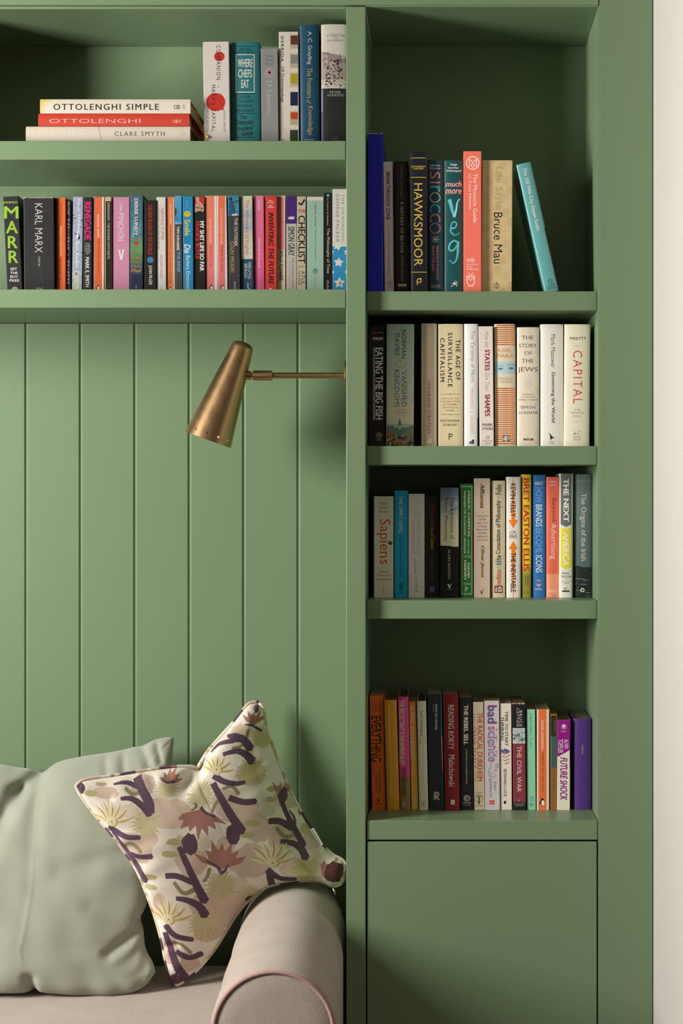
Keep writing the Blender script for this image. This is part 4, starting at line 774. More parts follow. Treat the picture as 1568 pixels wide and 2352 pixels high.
B('cream book with black blackletter lettering reading upwards', (236, 389, 168, 238, 390), 'd6c9aa', [
    ('u', 284, 210, 346, 326, 'Folio', '26221c', 'sb'), ('o', 316, 353, 12, 4, '4a4438'), ('u', 284, 384, 352, 992, 'Consolation of Philosophy', '26221c', 'sb'), ('u', 284, 1004, 346, 1058, 'he', '26221c', 'sb'), ('r', 284, 1066, 346, 1116, '5c7488'), ('u', 290, 1070, 340, 1112, 'T', 'd6c9aa', 'sb'), ('o', 318, 1143, 13, 4, '4a4438'),
    ('u', 284, 1168, 344, 1350, 'oethius', 'b03a30', 'sb'), ('r', 270, 1350, 362, 1430, 'b03a30'), *fr(268, 1348, 364, 1432, 4, '3c5a78'), ('u', 280, 1360, 352, 1422, 'B', 'd9d0b8', 'sB'), ('r', 300, 1352, 312, 1428, '3c5a78')], hard=1)
OA = 'ee7a24'
B('white hardback with orange arrows pointing to a small ship emblem', (397, 564, 125, 406, 560), 'dfd8d0', [
    ('p', [(478, 120), (483, 120), (500, 610), (534, 610), (482, 704), (428, 610), (462, 610)], OA), ('p', [(482, 845), (534, 938), (506, 938), (485, 1480), (480, 1480), (460, 938), (428, 938)], OA),
    ('d', 452, 198, 510, 574, 'KEVIN KELLY', '15120f', 'b'), ('d', 454, 976, 512, 1424, 'THE INEVITABLE', '15120f', 'b'), ('e', 480, 765, 38, 34, '8a847c'), ('e', 480, 768, 32, 28, 'd4cdc4'), ('r', 436, 786, 524, 794, '54504a'), ('c', [(462, 780), (485, 760), (492, 745), (505, 748)], 5, '4a463f'), ('h', 434, 801, 522, 818, 'VIKING', '2c2a26', 'bw')], hard=1, dy=-.004)
B('yellow to olive book with fat red capitals', (577, 684, 98, 579, 682), 'd0b82e', [
    ('g', 570, 90, 690, 1180, 'cfb834', 'd9c02c', 4), ('g', 570, 1100, 690, 1240, 'd2ba30', '8a8634', 6), ('r', 570, 1240, 690, 1500, '8a8634'), ('d', 596, 138, 664, 1186, 'BRET EASTON ELLIS', 'b8301c', 'B'), ('d', 638, 1240, 652, 1348, 'IMPERIAL', '3c3a18', 'b'), ('d', 612, 1240, 626, 1358, 'BEDROOMS', '3c3a18', 'b'), ('h', 592, 1414, 670, 1440, 'PICADOR', '5c5a24', '')], hard=1)
B('cobalt blue hardback with pale blue and white thin capitals', (696, 848, 104, 698, 844), '2f6cae', [
    ('h', 728, 180, 818, 215, 'HOLT', 'd9e4ee', 'b'), ('d', 736, 245, 808, 415, 'HOW', '86b0dc', 'l'), ('d', 736, 435, 808, 685, 'BRANDS', 'eef2f4', ''), ('d', 736, 705, 808, 980, 'BECOME', '86b0dc', 'l'), ('d', 736, 1005, 808, 1200, 'ICONS', 'eef2f4', ''), ('h', 744, 1280, 794, 1302, 'HBS', 'a9c4de'), ('p', [(746, 1312), (792, 1312), (790, 1340), (769, 1364), (748, 1340)], 'e6e6ea'), ('r', 748, 1312, 790, 1330, 'b0283c'), ('p', [(756, 1335), (782, 1335), (769, 1355)], '22242c'), ('h', 730, 1378, 806, 1398, 'PRESS', 'd0dcea')], hard=1)
B('salmon red book with thin brown and white lettering and a paler foot', (853, 1000, 126, 856, 994), 'd9664e', [
    ('r', 845, 1216, 1010, 1500, 'dd9070'), ('h', 892, 168, 966, 192, 'WIND', 'f0d8cc'), ('h', 892, 206, 966, 228, 'HAYS', 'f0d8cc'), ('d', 904, 368, 968, 626, 'Beyond', '3c2420', 'l'), ('d', 890, 652, 968, 1050, 'Advertising', 'f2e2d8', 'l'), ('h', 868, 1398, 972, 1422, 'WILEY', 'f0dccc', 's'), ('p', [(925, 1460), (950, 1448), (932, 1472)], '8a5a48')], hard=1)
B('white paperback with grey and yellow arrow bands', (1006, 1160, 88, 1002, 1152), 'dcd9d0', [
    ('p', [(1014, 80), (1136, 80), (1136, 660), (1076, 688), (1014, 660)], '68686a'), ('d', 1048, 144, 1106, 632, 'THE NEXT', 'f2f0ea', 'sB'), ('p', [(1014, 692), (1076, 715), (1138, 688), (1138, 1140), (1076, 1162), (1014, 1140)], 'dfd03c'), ('d', 1040, 742, 1110, 1116, 'AMERICA', 'f2eecc', 'Bi'), ('r', 1136, 80, 1170, 1500, 'c6c3b4'),
    ('h', 1034, 1197, 1114, 1221, 'PAUL', '3a3a38', 'b'), ('h', 1018, 1234, 1132, 1260, 'TAYLOR', '3a3a38', 'b'), ('h', 1048, 1274, 1102, 1284, 'and the', '5a5a58'), ('h', 1018, 1298, 1134, 1310, 'PEW RESEARCH', '5a5a58'), ('h', 1046, 1319, 1102, 1331, 'CENTER', '5a5a58'), ('r', 1056, 1372, 1074, 1392, '6a6a68'), ('h', 1076, 1362, 1092, 1392, 'S', 'a9a8a2'), ('r', 1032, 1402, 1116, 1420, '3a3a3a')], hard=1, dy=-.006)
B('slate grey book fading to a dark sea, right end of the third shelf', (1171, 1370, 97, 1171, 1366), '5f6d70', [
    ('g', 1165, 90, 1375, 1140, '6a777a', '56656a', 10), ('r', 1165, 1140, 1375, 1500, '22282c'), ('p', [(1165, 1150), (1200, 1118), (1260, 1140), (1320, 1165), (1375, 1170), (1375, 1200), (1165, 1200)], '262c2e'), ('n', 1171, 1200, 1368, 1480, ['2c3438', '4c565c', '1a1e20', '30383c'], 60, 4), *[('k', [(1172+x, 1270+y), (1172+x+w, 1274+y)], 4, '9aa2a4') for x, y, w in ((10, 0, 90), (60, 60, 80), (20, 130, 60), (120, 155, 60), (90, 10, 70))],
    ('h', 1184, 166, 1352, 188, 'J. P. MALLORY', '9aa4a4', ''), ('d', 1228, 312, 1304, 1072, 'The Origins of the Irish', 'ded6bc', 's'), ('o', 1260, 1398, 18, 10, 'e0d8c4'), ('p', [(1236, 1392), (1248, 1376), (1252, 1396)], 'e0d8c4')], hard=1)

# ---- right tower, bottom tier
R('books on the bottom shelf of the right bookcase', SH[3], .116, 1860, 1.0, .15)
K(830, 1550, 5.6)
OG = 'c2561a'
ev = [('d', 172+18*(i % 2), 1, 2, 3, '', BK) for i in range(0)]
B('burnt orange paperback with jagged black letters, left end of the bottom shelf', (95, 278, 270, 136, 304), OG, [
    ('d', 228, 335, 246, 500, 'RUTHERFORD', '241008', 'b'), ('d', 202, 372, 216, 456, '& FRY\'S', '241008', 'b'), ('d', 172, 358, 188, 480, 'COMPLETE', '4c2410'), ('d', 147, 366, 162, 470, 'GUIDE TO', '4c2410'), ('d', 118, 350, 134, 488, 'ABSOLUTELY', '4c2410'),
    ('d', 122, 528, 256, 1120, 'EVERYTHING', '140c06', 'B'), *[('k', [(112, 540+i*29+8*(i % 3)), (150+9*(i % 4), 548+i*29), (190, 536+i*29+10*(i % 2)), (262, 552+i*29)], 4.5, 'c2561a') for i in range(20)], ('k', [(160, 520), (176, 1125)], 5, 'c2561a'), ('k', [(206, 520), (220, 1125)], 5, 'c2561a'),
    ('d', 150, 1150, 164, 1268, '*ABRIDGED', '241008'), ('d', 222, 1215, 242, 1530, 'DR ADAM RUTHERFORD', '241008', 'b'), ('d', 180, 1260, 198, 1485, 'DR HANNAH FRY', '241008', 'b'), ('p', [(195, 1590), (212, 1605), (230, 1592), (225, 1625), (208, 1632)], '241008'), ('h', 165, 1642, 268, 1660, 'BANTAM', '4c2410', 's'), ('h', 180, 1664, 254, 1680, 'PRESS', '4c2410', 's')], pg='b5aa98')
B('ochre yellow cloth book with faint silver lettering', (289, 449, 328, 326, 490), 'b07a1c', [
    ('c', [(352, 395), (360, 700), (372, 1000), (386, 1285)], 10, 'c2a060'), ('n', 345, 395, 385, 1290, ['c8ac74', 'b8923c', 'a06e18'], 90, 4), ('d', 372, 1320, 398, 1580, 'Peter Sutton', 'cdb888', 'il'), ('n', 370, 1625, 425, 1685, ['c8b488'], 12, 3)], hard=1, rough=.6, pg='8d7f66')
B('hot pink and brown book with cream condensed capitals', (460, 600, 286, 500, 622), 'b8407c', [
    ('r', 450, 1308, 640, 1760, '776340'), ('n', 460, 290, 600, 420, ['a03868', '7a2c50'], 14, 3), ('d', 484, 325, 552, 1165, 'THE RELUCTANT FUNDAMENTALIST', 'd2bca0', 'b'), ('d', 512, 1190, 572, 1572, '•MOHSIN HAMID', '2c1c18', 'b'), ('n', 590, 900, 606, 1040, ['7a2c50'], 8, 5), ('e', 550, 1668, 20, 28, '8a7a5a')], hard=1, pg='6b5a45')
B('thin amber paperback with pale serif capitals', (606, 698, 348, 643, 728), 'bb7a28', [
    ('g', 590, 300, 750, 1760, 'b46a24', 'bf9038', 8), ('d', 626, 392, 682, 1110, 'NAMING AND NECESSITY', 'd9c090', 's'), ('e', 664, 1140, 4, 6, 'd9c090'), ('d', 652, 1168, 682, 1286, 'KRIPKE', 'd9c090', 's'), ('d', 670, 1574, 698, 1706, 'Blackwell', 'd9c090', 's')], pg='9a8c72')
B('slim ivory book with black lower-case lettering and a sketched head', (704, 828, 341, 741, 850), 'd2c4a6', [
    ('d', 744, 468, 796, 786, 'kurt vonnegut', '2c261e', ''), ('o', 790, 836, 26, 4, '8a8068'), ('c', [(735, 830), (752, 860), (745, 885), (775, 870)], 4, '4a4436'), ('d', 766, 922, 820, 1488, 'a man without a country', 'a9a888', 'l'), ('c', [(785, 1625), (815, 1630), (808, 1660), (785, 1668), (822, 1685)], 4, '4a4436'), ('c', [(765, 1690), (785, 1640), (800, 1690)], 4, '4a4436')], hard=1, pg='6f6450')
B('tall navy paperback with small grey capitals and a blue right edge', (849, 1030, 246, 872, 1055), '22262c', [
    ('d', 946, 375, 974, 710, 'FASCISM AND THE MASSES', 'b9bcbe', 'b'), ('d', 914, 378, 930, 484, 'Ishay Landa', '8a8e90', 's'), ('r', 1020, 230, 1060, 800, '1f7c9c'), ('k', [(1032, 800), (1046, 1250)], 14, 'c9cac8'), ('k', [(1042, 1250), (1052, 1760)], 12, '1f6c9c'), ('c', [(950, 1600), (955, 1520), (985, 1515), (990, 1550), (965, 1565), (998, 1610)], 14, 'c4c6c6'), ('d', 926, 1508, 942, 1612, 'ROUTLEDGE', 'a9acac', 'b')], pg='a8a08c')
B('tall maroon paperback with white serif lettering', (1041, 1239, 251, 1071, 1258), '6e1c20', [
    ('d', 1114, 385, 1186, 962, 'READING RORTY', 'd9ccc0', 's'), ('d', 1122, 1026, 1196, 1440, 'Malachowski', 'd9ccc0', 's'), ('r', 1150, 1608, 1196, 1668, 'd9ccc0'), ('h', 1160, 1618, 1188, 1658, 'B', '6e1c20', 's'), ('k', [(1150, 251), (1215, 1740)], 2, '83303a')], pg='a09274')
B('black paperback with chunky pale capitals in the middle of the bottom shelf', (1253, 1420, 290, 1275, 1440), '1a1a1c', [
    ('d', 1314, 390, 1370, 900, 'THE REBEL SELL', 'b9b2a8', 'B'), ('d', 1334, 957, 1360, 1408, 'JOSEPH HEATH & ANDREW POTTER', 'a09a90', ''), ('e', 1355, 1588, 44, 40, '8e8c88'), ('e', 1358, 1590, 30, 28, '3a3a3a'), ('c', [(1340, 1575), (1352, 1600), (1372, 1580)], 5, 'b9b2a8'), ('h', 1304, 1638, 1406, 1654, 'CAPSTONE', 'a09a90', 'b'), ('h', 1312, 1664, 1402, 1684, 'be yourself', '8a847a', 'i')], pg='9a8c70')
K(1080, 1550, 4.9)
B('beige paperback with red serif capitals beside thin black ones', (26, 146, 308, 45, 157), 'c8b99e', [
    ('d', 78, 426, 136, 1200, 'THE RADICAL DURKHEIM', 'b8342c', 'sb'), ('d', 34, 592, 64, 1046, 'FRANK PEARCE', '2a241c', 'w'), ('k', [(46, 432), (48, 578)], 4, '4a4030'), ('k', [(54, 1062), (58, 1202)], 4, '4a4030'), ('h', 50, 1317, 138, 1334, 'UNWIN', '4a4030', 's'), ('o', 96, 1390, 42, 4, '3a3226'), ('k', [(96, 1375), (97, 1455)], 14, '2a241c'), ('c', [(62, 1360), (96, 1382), (130, 1355)], 6, '2a241c'), ('e', 96, 1362, 7, 8, '2a241c'), ('h', 52, 1464, 142, 1482, 'HYMAN', '4a4030', 's')], pg='97896c')
B('pale lilac book with bubbly blue and red outlined letters', (153, 324, 293, 166, 329), 'cdc2c8', [
    *[('k', [(150, y), (340, y)], 1.5, 'bcb0ba') for y in range(310, 1500, 30)], *[('k', [(x, 290), (x+8, 1510)], 1.5, 'bcb0ba') for x in range(170, 330, 30)],
    ('n', 190, 345, 296, 560, ['c83a44'], 26, 3), ('n', 190, 590, 304, 985, ['d8606a', 'c83a44'], 34, 4), ('d', 190, 340, 300, 552, 'bad', 'c83a44', 'B'), ('d', 198, 580, 300, 980, 'science', 'd05058', 'B'), ('d', 196, 348, 290, 544, 'bad', '34609c', 'b'), ('d', 204, 590, 292, 972, 'science', '3f6ca8', 'b'), ('d', 212, 600, 282, 960, 'science', 'a9c4dc', 'l'),
    ('c', [(225, 985), (230, 1030), (205, 1080), (215, 1140), (260, 1150)], 14, '9aa0b4'), ('e', 222, 1120, 24, 30, 'a6aabc'), ('c', [(250, 1100), (285, 1125), (270, 1160)], 4, 'b04a54'), ('h', 282, 1000, 318, 1050, 'EX', '4a4448'), ('h', 272, 1058, 300, 1090, 'A', '6a6468'),
    ('d', 268, 1206, 296, 1298, 'ben', '4a4a52', ''), ('d', 208, 1166, 246, 1380, 'goldacre', '4a4a52', ''), ('r', 214, 1412, 270, 1460, 'c8342c'), ('k', [(214, 1436), (270, 1436)], 4, 'e8dcd8'), ('k', [(242, 1412), (242, 1460)], 4, 'e8dcd8')], pg='8d7552')
B('white paperback with a small striped flag and black capitals', (329, 461, 323, 340, 464), 'ddd6cb', [
    ('d', 388, 410, 424, 800, 'TIME TO START', '1f1b18', 'b'), ('d', 342, 472, 378, 740, 'THINKING', '1f1b18', 'b'), ('p', [(345, 842), (392, 830), (436, 850), (436, 880), (380, 882), (340, 860)], '4a5684'), ('n', 350, 838, 425, 872, ['d6d6dc'], 10, 3),
    *[('k', [(338+8*i, 868+22*i), (385+2*i, 895+18*i), (446-2*i, 862+20*i)], 8, 'a03a34' if i % 2 == 0 else 'e0d6cc') for i in range(7)], ('d', 374, 1060, 406, 1372, 'EDWARD LUCE', '1f1b18', 'b'), ('p', [(374, 1425), (392, 1415), (406, 1428), (400, 1445), (388, 1458), (376, 1444)], '1f1b18')], pg='9a8f78')
B('paperback in black, landscape picture and wine red bands', (470, 614, 322, 484, 622), '7c3440', [
    ('r', 460, 300, 640, 600, '1c1c20'), ('n', 466, 316, 615, 330, ['c9beb0'], 18, 4), ('r', 460, 600, 640, 606, 'ddd6cc'), ('r', 460, 606, 640, 766, 'a9b4bc'), ('n', 470, 640, 620, 764, ['5c6468', '8a8a84', '3c4244', 'c6ccd0', '6c6050'], 60, 6), ('r', 460, 764, 640, 772, 'ddd6cc'), ('r', 460, 1436, 640, 1540, '1c1c22'),
    ('d', 550, 402, 580, 580, 'BRUCE', 'c9c4bc', 'w'), ('d', 518, 372, 544, 580, 'CATTON', 'c9c4bc', 'w'), ('d', 524, 802, 574, 1322, 'THE CIVIL WAR', 'd9ccc0', 's'), ('p', [(528, 1395), (545, 1412), (562, 1390), (548, 1422)], 'b9a9a4'), ('h', 490, 1446, 612, 1462, 'MARINER', '8a8a8c', ''), ('h', 508, 1464, 596, 1480, 'BOOKS', '8a8a8c', '')], pg='7f6440')
B('thin mint green paperback near the right of the bottom shelf', (629, 728, 390, 638, 734), '86c4a4', [
    ('r', 622, 380, 640, 1520, '74b294'), ('d', 668, 432, 690, 676, 'ALBERT CAMUS', '3c5a4c', 's'), ('d', 672, 705, 690, 815, 'The Rebel', '3c5a4c', 'si'), ('d', 694, 1362, 706, 1425, 'PENGUIN', '2a3c34', 'b'), ('d', 674, 1362, 686, 1425, 'CLASSICS', '2a3c34', 'b'), ('o', 688, 1464, 19, 3, '3c5a4c'), ('e', 688, 1464, 10, 16, '22302a'), ('e', 690, 1468, 5, 11, 'd6e4da')], pg='8d7c58')
B('orange paperback with white stripes and a penguin emblem, near the right of the bottom shelf', (738, 884, 390, 748, 880), 'd6c8b4', [
    ('r', 766, 380, 855, 1520, 'dd6a3c'), ('d', 796, 514, 824, 845, 'DANIEL KAHNEMAN', 'f0dcc6', ''), ('d', 800, 866, 826, 1320, 'THINKING, FAST AND SLOW', '3a2014', ''), *penguin(812, 1394, 66)], pg='8d7c58')
B('tattered thin brown and teal paperback with a torn spine', (898, 974, 440, 901, 974), '8a5e34', [
    ('r', 905, 460, 965, 690, '2c2620'), ('r', 912, 690, 968, 1040, '2c5c64'), ('n', 905, 1030, 970, 1360, ['3c4a40', '5a6450', '2c3830', '6a6044'], 50, 5), ('n', 900, 480, 916, 1480, ['9a6c3a', 'b88a54', '7a5028'], 40, 6), ('n', 955, 460, 976, 1480, ['9a6c3a', 'b88a54', '6a4424'], 40, 7), ('n', 935, 1380, 972, 1500, ['c49a5c', 'b08448', '9a6c3a'], 24, 8), ('d', 942, 510, 958, 650, 'James Joyce', 'a08a60', 's'), ('k', [(936, 700), (940, 1350)], 4, '7a5a34')], pg='7a6238')
PU = '8c1484'
B('white and magenta-purple paperback with slanted purple capitals', (981, 1132, 510, 983, 1120), 'dcd6c6', [
    ('p', [(975, 500), (1145, 500), (1145, 850), (1112, 850), (984, 922), (975, 922)], PU), ('r', 1116, 850, 1140, 1056, PU), ('o', 1052, 585, 26, 4, 'e6d4e0'), ('e', 1050, 580, 15, 18, 'e6d4e0'), ('h', 1018, 632, 1078, 642, 'NONFICTION', 'e6d4e0', 'b'),
    ('d', 1054, 725, 1104, 830, 'ALVIN', 'ecdce6', ''), ('d', 988, 725, 1042, 880, 'TOFFLER', 'ecdce6', ''), ('d', 1008, 928, 1090, 1412, 'FUTURE SHOCK', PU, 'Bi')], pg='7d6238')
B('plain purple cloth hardback, right end of the bottom shelf', (1166, 1360, 498, 1166, 1364), '4a2c78', [
    ('d', 1252, 790, 1270, 896, 'LONDON', 'a9946c', 'sb')], hard=1, rough=.6, pg='7d6f52')

# the leaning turquoise book carries lettering that follows its tilt
b = BOOKS[[i for i, q in enumerate(BOOKS) if q['art'] == [('slant',)]][0]]
th = b['th']; s0, s1, s2 = b['crop']; kk = PX*(CD+b['yd'])/CD
def onspine(u, v):
    X = b['piv'].x+u*math.cos(th)-v*math.sin(th); Z = b['piv'].z+u*math.sin(th)+v*math.cos(th)
    return ((X/kk+VX-s0)*s2, ((ZC-Z)/kk+VY-s1)*s2)
b['slant'] = [(.30, .965, .62, .475, 'The 100 Mile City Deyan Sudjic', 'd6dccc', ''), (.28, .062, .78, .045, 'ANDRE', '1f3436', 's'), (.26, .04, .80, .024, 'DEUTSCH', '1f3436', 's')]
def slant_polys():
    out = []
    w, h = b['w'], b['h']
    for i, (u0_, v0_, u1_, v1_, t, c, st_) in enumerate(b['slant']):
        for tr in TXT[tkey(t, st_)][0]:
            if i == 0: q = [onspine(w*(u0_+p[1]*(u1_-u0_)), h*(v0_-p[0]*(v0_-v1_))) for p in tr]
            else: q = [onspine(w*(u0_+p[0]*(u1_-u0_)), h*(v1_+p[1]*(v0_-v1_))) for p in tr]
            out.append((q, c))
    r = .15*w
    cx, cy = w*.52, h*.085
    ring = [onspine(cx+r*math.cos(i*math.pi/10), cy+r*math.sin(i*math.pi/10)) for i in range(21)]
    out += [(q, '1f3436') for q in stroke_polys(ring, 4)]
    out += [(q, '1f3436') for q in stroke_polys([onspine(cx-r*.7, cy), onspine(cx, cy+r*.6), onspine(cx+r*.7, cy), onspine(cx, cy-r*.6)], 4)]
    # black and cream edge of the jacket picture wrapping round the right side
    out += [(tri, '2a2420') for tri in [[onspine(w*.93, 0), onspine(w, 0), onspine(w, h*.49), onspine(w*.93, h*.49)]]]
    for i in range(14):
        y = h*(.14+.024*i); out.append(([onspine(w*.945, y), onspine(w*.985, y+h*.004), onspine(w*.985, y+h*.016), onspine(w*.945, y+h*.014)], '8a7a62'))
    return out
for _x in b['slant']: EXTRA_TEXT.append((_x[4], _x[6]))
_ap = art_polys
def art_polys(a):
    return slant_polys() if a[0] == 'slant' else _ap(a)
gather()
for q_ in BOOKS: make_book(q_)

# ================================================================ brass wall light
BRASS = mat('antique_brass', (0.42, 0.268, 0.138), 0.30, metal=1.0)
nt = BRASS.node_tree; b_ = nt.nodes['Principled BSDF']; b_.inputs['Anisotropic'].default_value = 0.4
tc = nt.nodes.new('ShaderNodeTexCoord'); nz = nt.nodes.new('ShaderNodeTexNoise'); nz.inputs['Scale'].default_value = 60; nz.inputs['Detail'].default_value = 6
rg = nt.nodes.new('ShaderNodeMapRange'); rg.inputs[3].default_value = .26; rg.inputs[4].default_value = .40
nt.links.new(tc.outputs['Object'], nz.inputs['Vector']); nt.links.new(nz.outputs['Fac'], rg.inputs[0]); nt.links.new(rg.outputs[0], b_.inputs['Roughness'])
LY = 0.10
lamp = empty('wall_lamp', (XD0, LY, WZ(862.5, LY)), 'antique brass wall light with a tilted conical shade, on the panelled wall beside the bookcase', 'lamp')
def lpart(name, bm, m=BRASS, smooth=True, parent=None):
    bmesh.ops.translate(bm, verts=bm.verts, vec=-lamp.location)
    o = from_bm(name, bm, m, parent or lamp, smooth); 
    o.data.set_sharp_from_angle(angle=math.radians(40)); return o
kp = PX*(CD+LY)/CD
A0, A1 = W(557.5, 795, LY), W(477.5, 1010, LY)
ax = (A1-A0).normalized(); L = (A1-A0).length; r0, r1 = 25.0*kp, 55.5*kp
ey = Vector((0, 1, 0)); ex = ax.cross(ey).normalized()
NS = 96; th_ = .0011
st_ = [(-.0085, 0.0), (-.0082, r0*.35), (-.0068, r0*.62), (-.004, r0*.84), (0, r0*.975), (.004, r0*1.03)]
hol = L-.0125; cell = .0034
def rr_(s): return r0+(r1-r0)*s/L
ss = [.02, .05, .08, .11, .14, hol-cell/2, hol+cell/2, L-.004, L]
st_ += [(s, rr_(s)) for s in ss]
bm = bmesh.new(); O_, I_ = [], []
for s, r in st_:
    O_.append([bm.verts.new(A0+ax*s+ex*(max(r, 1e-5)*math.cos(2*math.pi*(k+.5)/NS))+ey*(max(r, 1e-5)*math.sin(2*math.pi*(k+.5)/NS))) for k in range(NS)])
    ri = max(r-th_, 5e-6); si = s+(th_ if s < .003 else 0)
    I_.append([bm.verts.new(A0+ax*si+ex*(ri*math.cos(2*math.pi*(k+.5)/NS))+ey*(ri*math.sin(2*math.pi*(k+.5)/NS))) for k in range(NS)])
hi = [i for i, q in enumerate(st_) if abs(q[0]-(hol-cell/2)) < 1e-9][0]
for i in range(len(st_)-1):
    for k in range(NS):
        k2 = (k+1) % NS
        if i == hi and k % 8 == 7:
            a, b2, c, d2 = (O_[i][k], O_[i][k2], O_[i+1][k2], O_[i+1][k]); e2, f2, g2, h2 = (I_[i][k], I_[i][k2], I_[i+1][k2], I_[i+1][k])
            for q in ((a, b2, f2, e2), (b2, c, g2, f2), (c, d2, h2, g2), (d2, a, e2, h2)): bm.faces.new(q)
            continue
        bm.faces.new((O_[i][k], O_[i][k2], O_[i+1][k2], O_[i+1][k])); bm.faces.new((I_[i][k], I_[i+1][k], I_[i+1][k2], I_[i][k2]))
for k in range(NS): bm.faces.new((O_[-1][k], O_[-1][(k+1) % NS], I_[-1][(k+1) % NS], I_[-1][k]))
bm.faces.new(O_[0])
lpart('lamp_shade', bm)
def rod(x0, x1, r, bev=.0008):
    bm = bmesh.new(); z = WZ(862.5, LY); y = LY
    tube(bm, [(x0, y, z), (x0+bev, y, z), (x1-bev, y, z), (x1, y, z)], [r-bev, r, r, r-bev], 24); return bm
lpart('knuckle', rod(WX(563, LY), WX(576.5, LY), 10.2*kp))
lpart('pivot', rod(WX(576, LY), WX(582, LY), 6.0*kp))
lpart('collar', rod(WX(581, LY), WX(625, LY), 11.6*kp))
lpart('arm', rod(WX(624, LY), XD0-.004, 6.7*kp))
lpart('wall_plate', rod(XD0-.008, XD0-.0002, .03, .001))

# ================================================================ daybed sofa
def fabric(name, col, sc=900, strength=.25, var=.07, sheen=0.2, stretch=(1, 1, 1)):
    m = bpy.data.materials.new(name); m.use_nodes = True; nt = m.node_tree; b = nt.nodes['Principled BSDF']
    b.inputs['Roughness'].default_value = .92; b.inputs['Specular IOR Level'].default_value = .15; b.inputs['Sheen Weight'].default_value = sheen; b.inputs['Sheen Roughness'].default_value = .5
    tc = nt.nodes.new('ShaderNodeTexCoord'); mp = nt.nodes.new('ShaderNodeMapping'); mp.inputs['Scale'].default_value = stretch
    n1 = nt.nodes.new('ShaderNodeTexNoise'); n1.inputs['Scale'].default_value = sc; n1.inputs['Detail'].default_value = 3
    n2 = nt.nodes.new('ShaderNodeTexNoise'); n2.inputs['Scale'].default_value = 14; n2.inputs['Detail'].default_value = 5
    ad = nt.nodes.new('ShaderNodeMath'); ad.operation = 'ADD'
    r = nt.nodes.new('ShaderNodeMapRange'); r.inputs[1].default_value = .6; r.inputs[2].default_value = 1.4; r.inputs[3].default_value = 1-var; r.inputs[4].default_value = 1+var
    s = nt.nodes.new('ShaderNodeVectorMath'); s.operation = 'SCALE'
    if col is None:
        at = nt.nodes.new('ShaderNodeAttribute'); at.attribute_name = 'print'; nt.links.new(at.outputs['Color'], s.inputs[0])
    else: s.inputs[0].default_value = srgb(col)
    bp = nt.nodes.new('ShaderNodeBump'); bp.inputs['Strength'].default_value = strength; bp.inputs['Distance'].default_value = .0012
    nt.links.new(tc.outputs['Object'], mp.inputs[0]); nt.links.new(mp.outputs[0], n1.inputs['Vector']); nt.links.new(tc.outputs['Object'], n2.inputs['Vector'])
    nt.links.new(n1.outputs['Fac'], ad.inputs[0]); nt.links.new(n2.outputs['Fac'], ad.inputs[1]); nt.links.new(ad.outputs[0], r.inputs[0])
    nt.links.new(r.outputs[0], s.inputs['Scale']); nt.links.new(s.outputs[0], b.inputs['Base Color'])
    nt.links.new(n1.outputs['Fac'], bp.inputs['Height']); nt.links.new(bp.outputs[0], b.inputs['Normal'])
    return m
LINEN = fabric('taupe_linen', (0.40, 0.335, 0.295), sc=520, strength=.4, var=.13, stretch=(1, .4, 1))
PIPE = fabric('dusty_pink_piping', (0.40, 0.255, 0.245), sc=700)
SEAT = ZC-.9425
sofa = empty('sofa', (-.9, -.1, 0), 'taupe linen daybed sofa with a rolled arm piped in dusty pink, below the panelled wall', 'sofa')
def spart(name, bm, m, smooth=True, parent=None):
    bmesh.ops.translate(bm, verts=bm.verts, vec=-sofa.location); return from_bm(name, bm, m, parent or sofa, smooth)
bm = bmesh.new(); add_box(bm, -1.62, -.392, -.46, .205, SEAT-.15, SEAT, .028, 5)
spart('seat_cushion', bm, LINEN)
bm = bmesh.new(); add_box(bm, -1.62, -.40, -.42, .21, .10, SEAT-.152, .006, 2); spart('base', bm, LINEN, False)
for sx, sy in ((-1.58, -.36), (-.32, -.36), (-1.58, .17), (-.32, .17)):
    bm = bmesh.new(); tube(bm, [(sx, sy, 0.0), (sx, sy, .10)], [.014, .02], 12); spart('leg', bm, DARK)
# rolled arm: round top, straight sides, rounded front edge
bm = bmesh.new(); RA = .1075; zc_ = ZC-.880; zb_ = .10
def arm_prof(r, n=28):
    p = [(-r, zb_)]+[(-r, zb_+(zc_-zb_)*i/4) for i in range(1, 4)]
    p += [(-r*math.cos(math.pi*i/n), zc_+r*math.sin(math.pi*i/n)) for i in range(n+1)]
    return p+[(r, zb_+(zc_-zb_)*i/4) for i in range(3, 0, -1)]+[(r, zb_)]
def axx(y): return -.3008+(.255-y)/.695*.0262
yf = -.44
stn = [(.255, RA)]+[(.255-(.255-yf-.006)*i/10, RA*(1+.012*math.sin(i*2.1))) for i in range(1, 10)]+[(yf+.010, RA), (yf+.004, RA-.0015), (yf, RA-.006), (yf-.003, RA-.014), (yf-.005, RA*.6)]
rings = []
for y, r in stn: rings.append([bm.verts.new((axx(y)+x, y, z)) for x, z in arm_prof(r)])
for i in range(len(rings)-1):
    for k in range(len(rings[0])-1): bm.faces.new((rings[i][k], rings[i][k+1], rings[i+1][k+1], rings[i+1][k]))
bm.faces.new(rings[0]); bm.faces.new(rings[-1][::-1])
arm = spart('arm', bm, LINEN)
bm = bmesh.new(); tube(bm, [(axx(yf)+x, yf-.001, z) for x, z in arm_prof(RA-.0065)], .0042, 10)
spart('piping', bm, PIPE, True, arm)

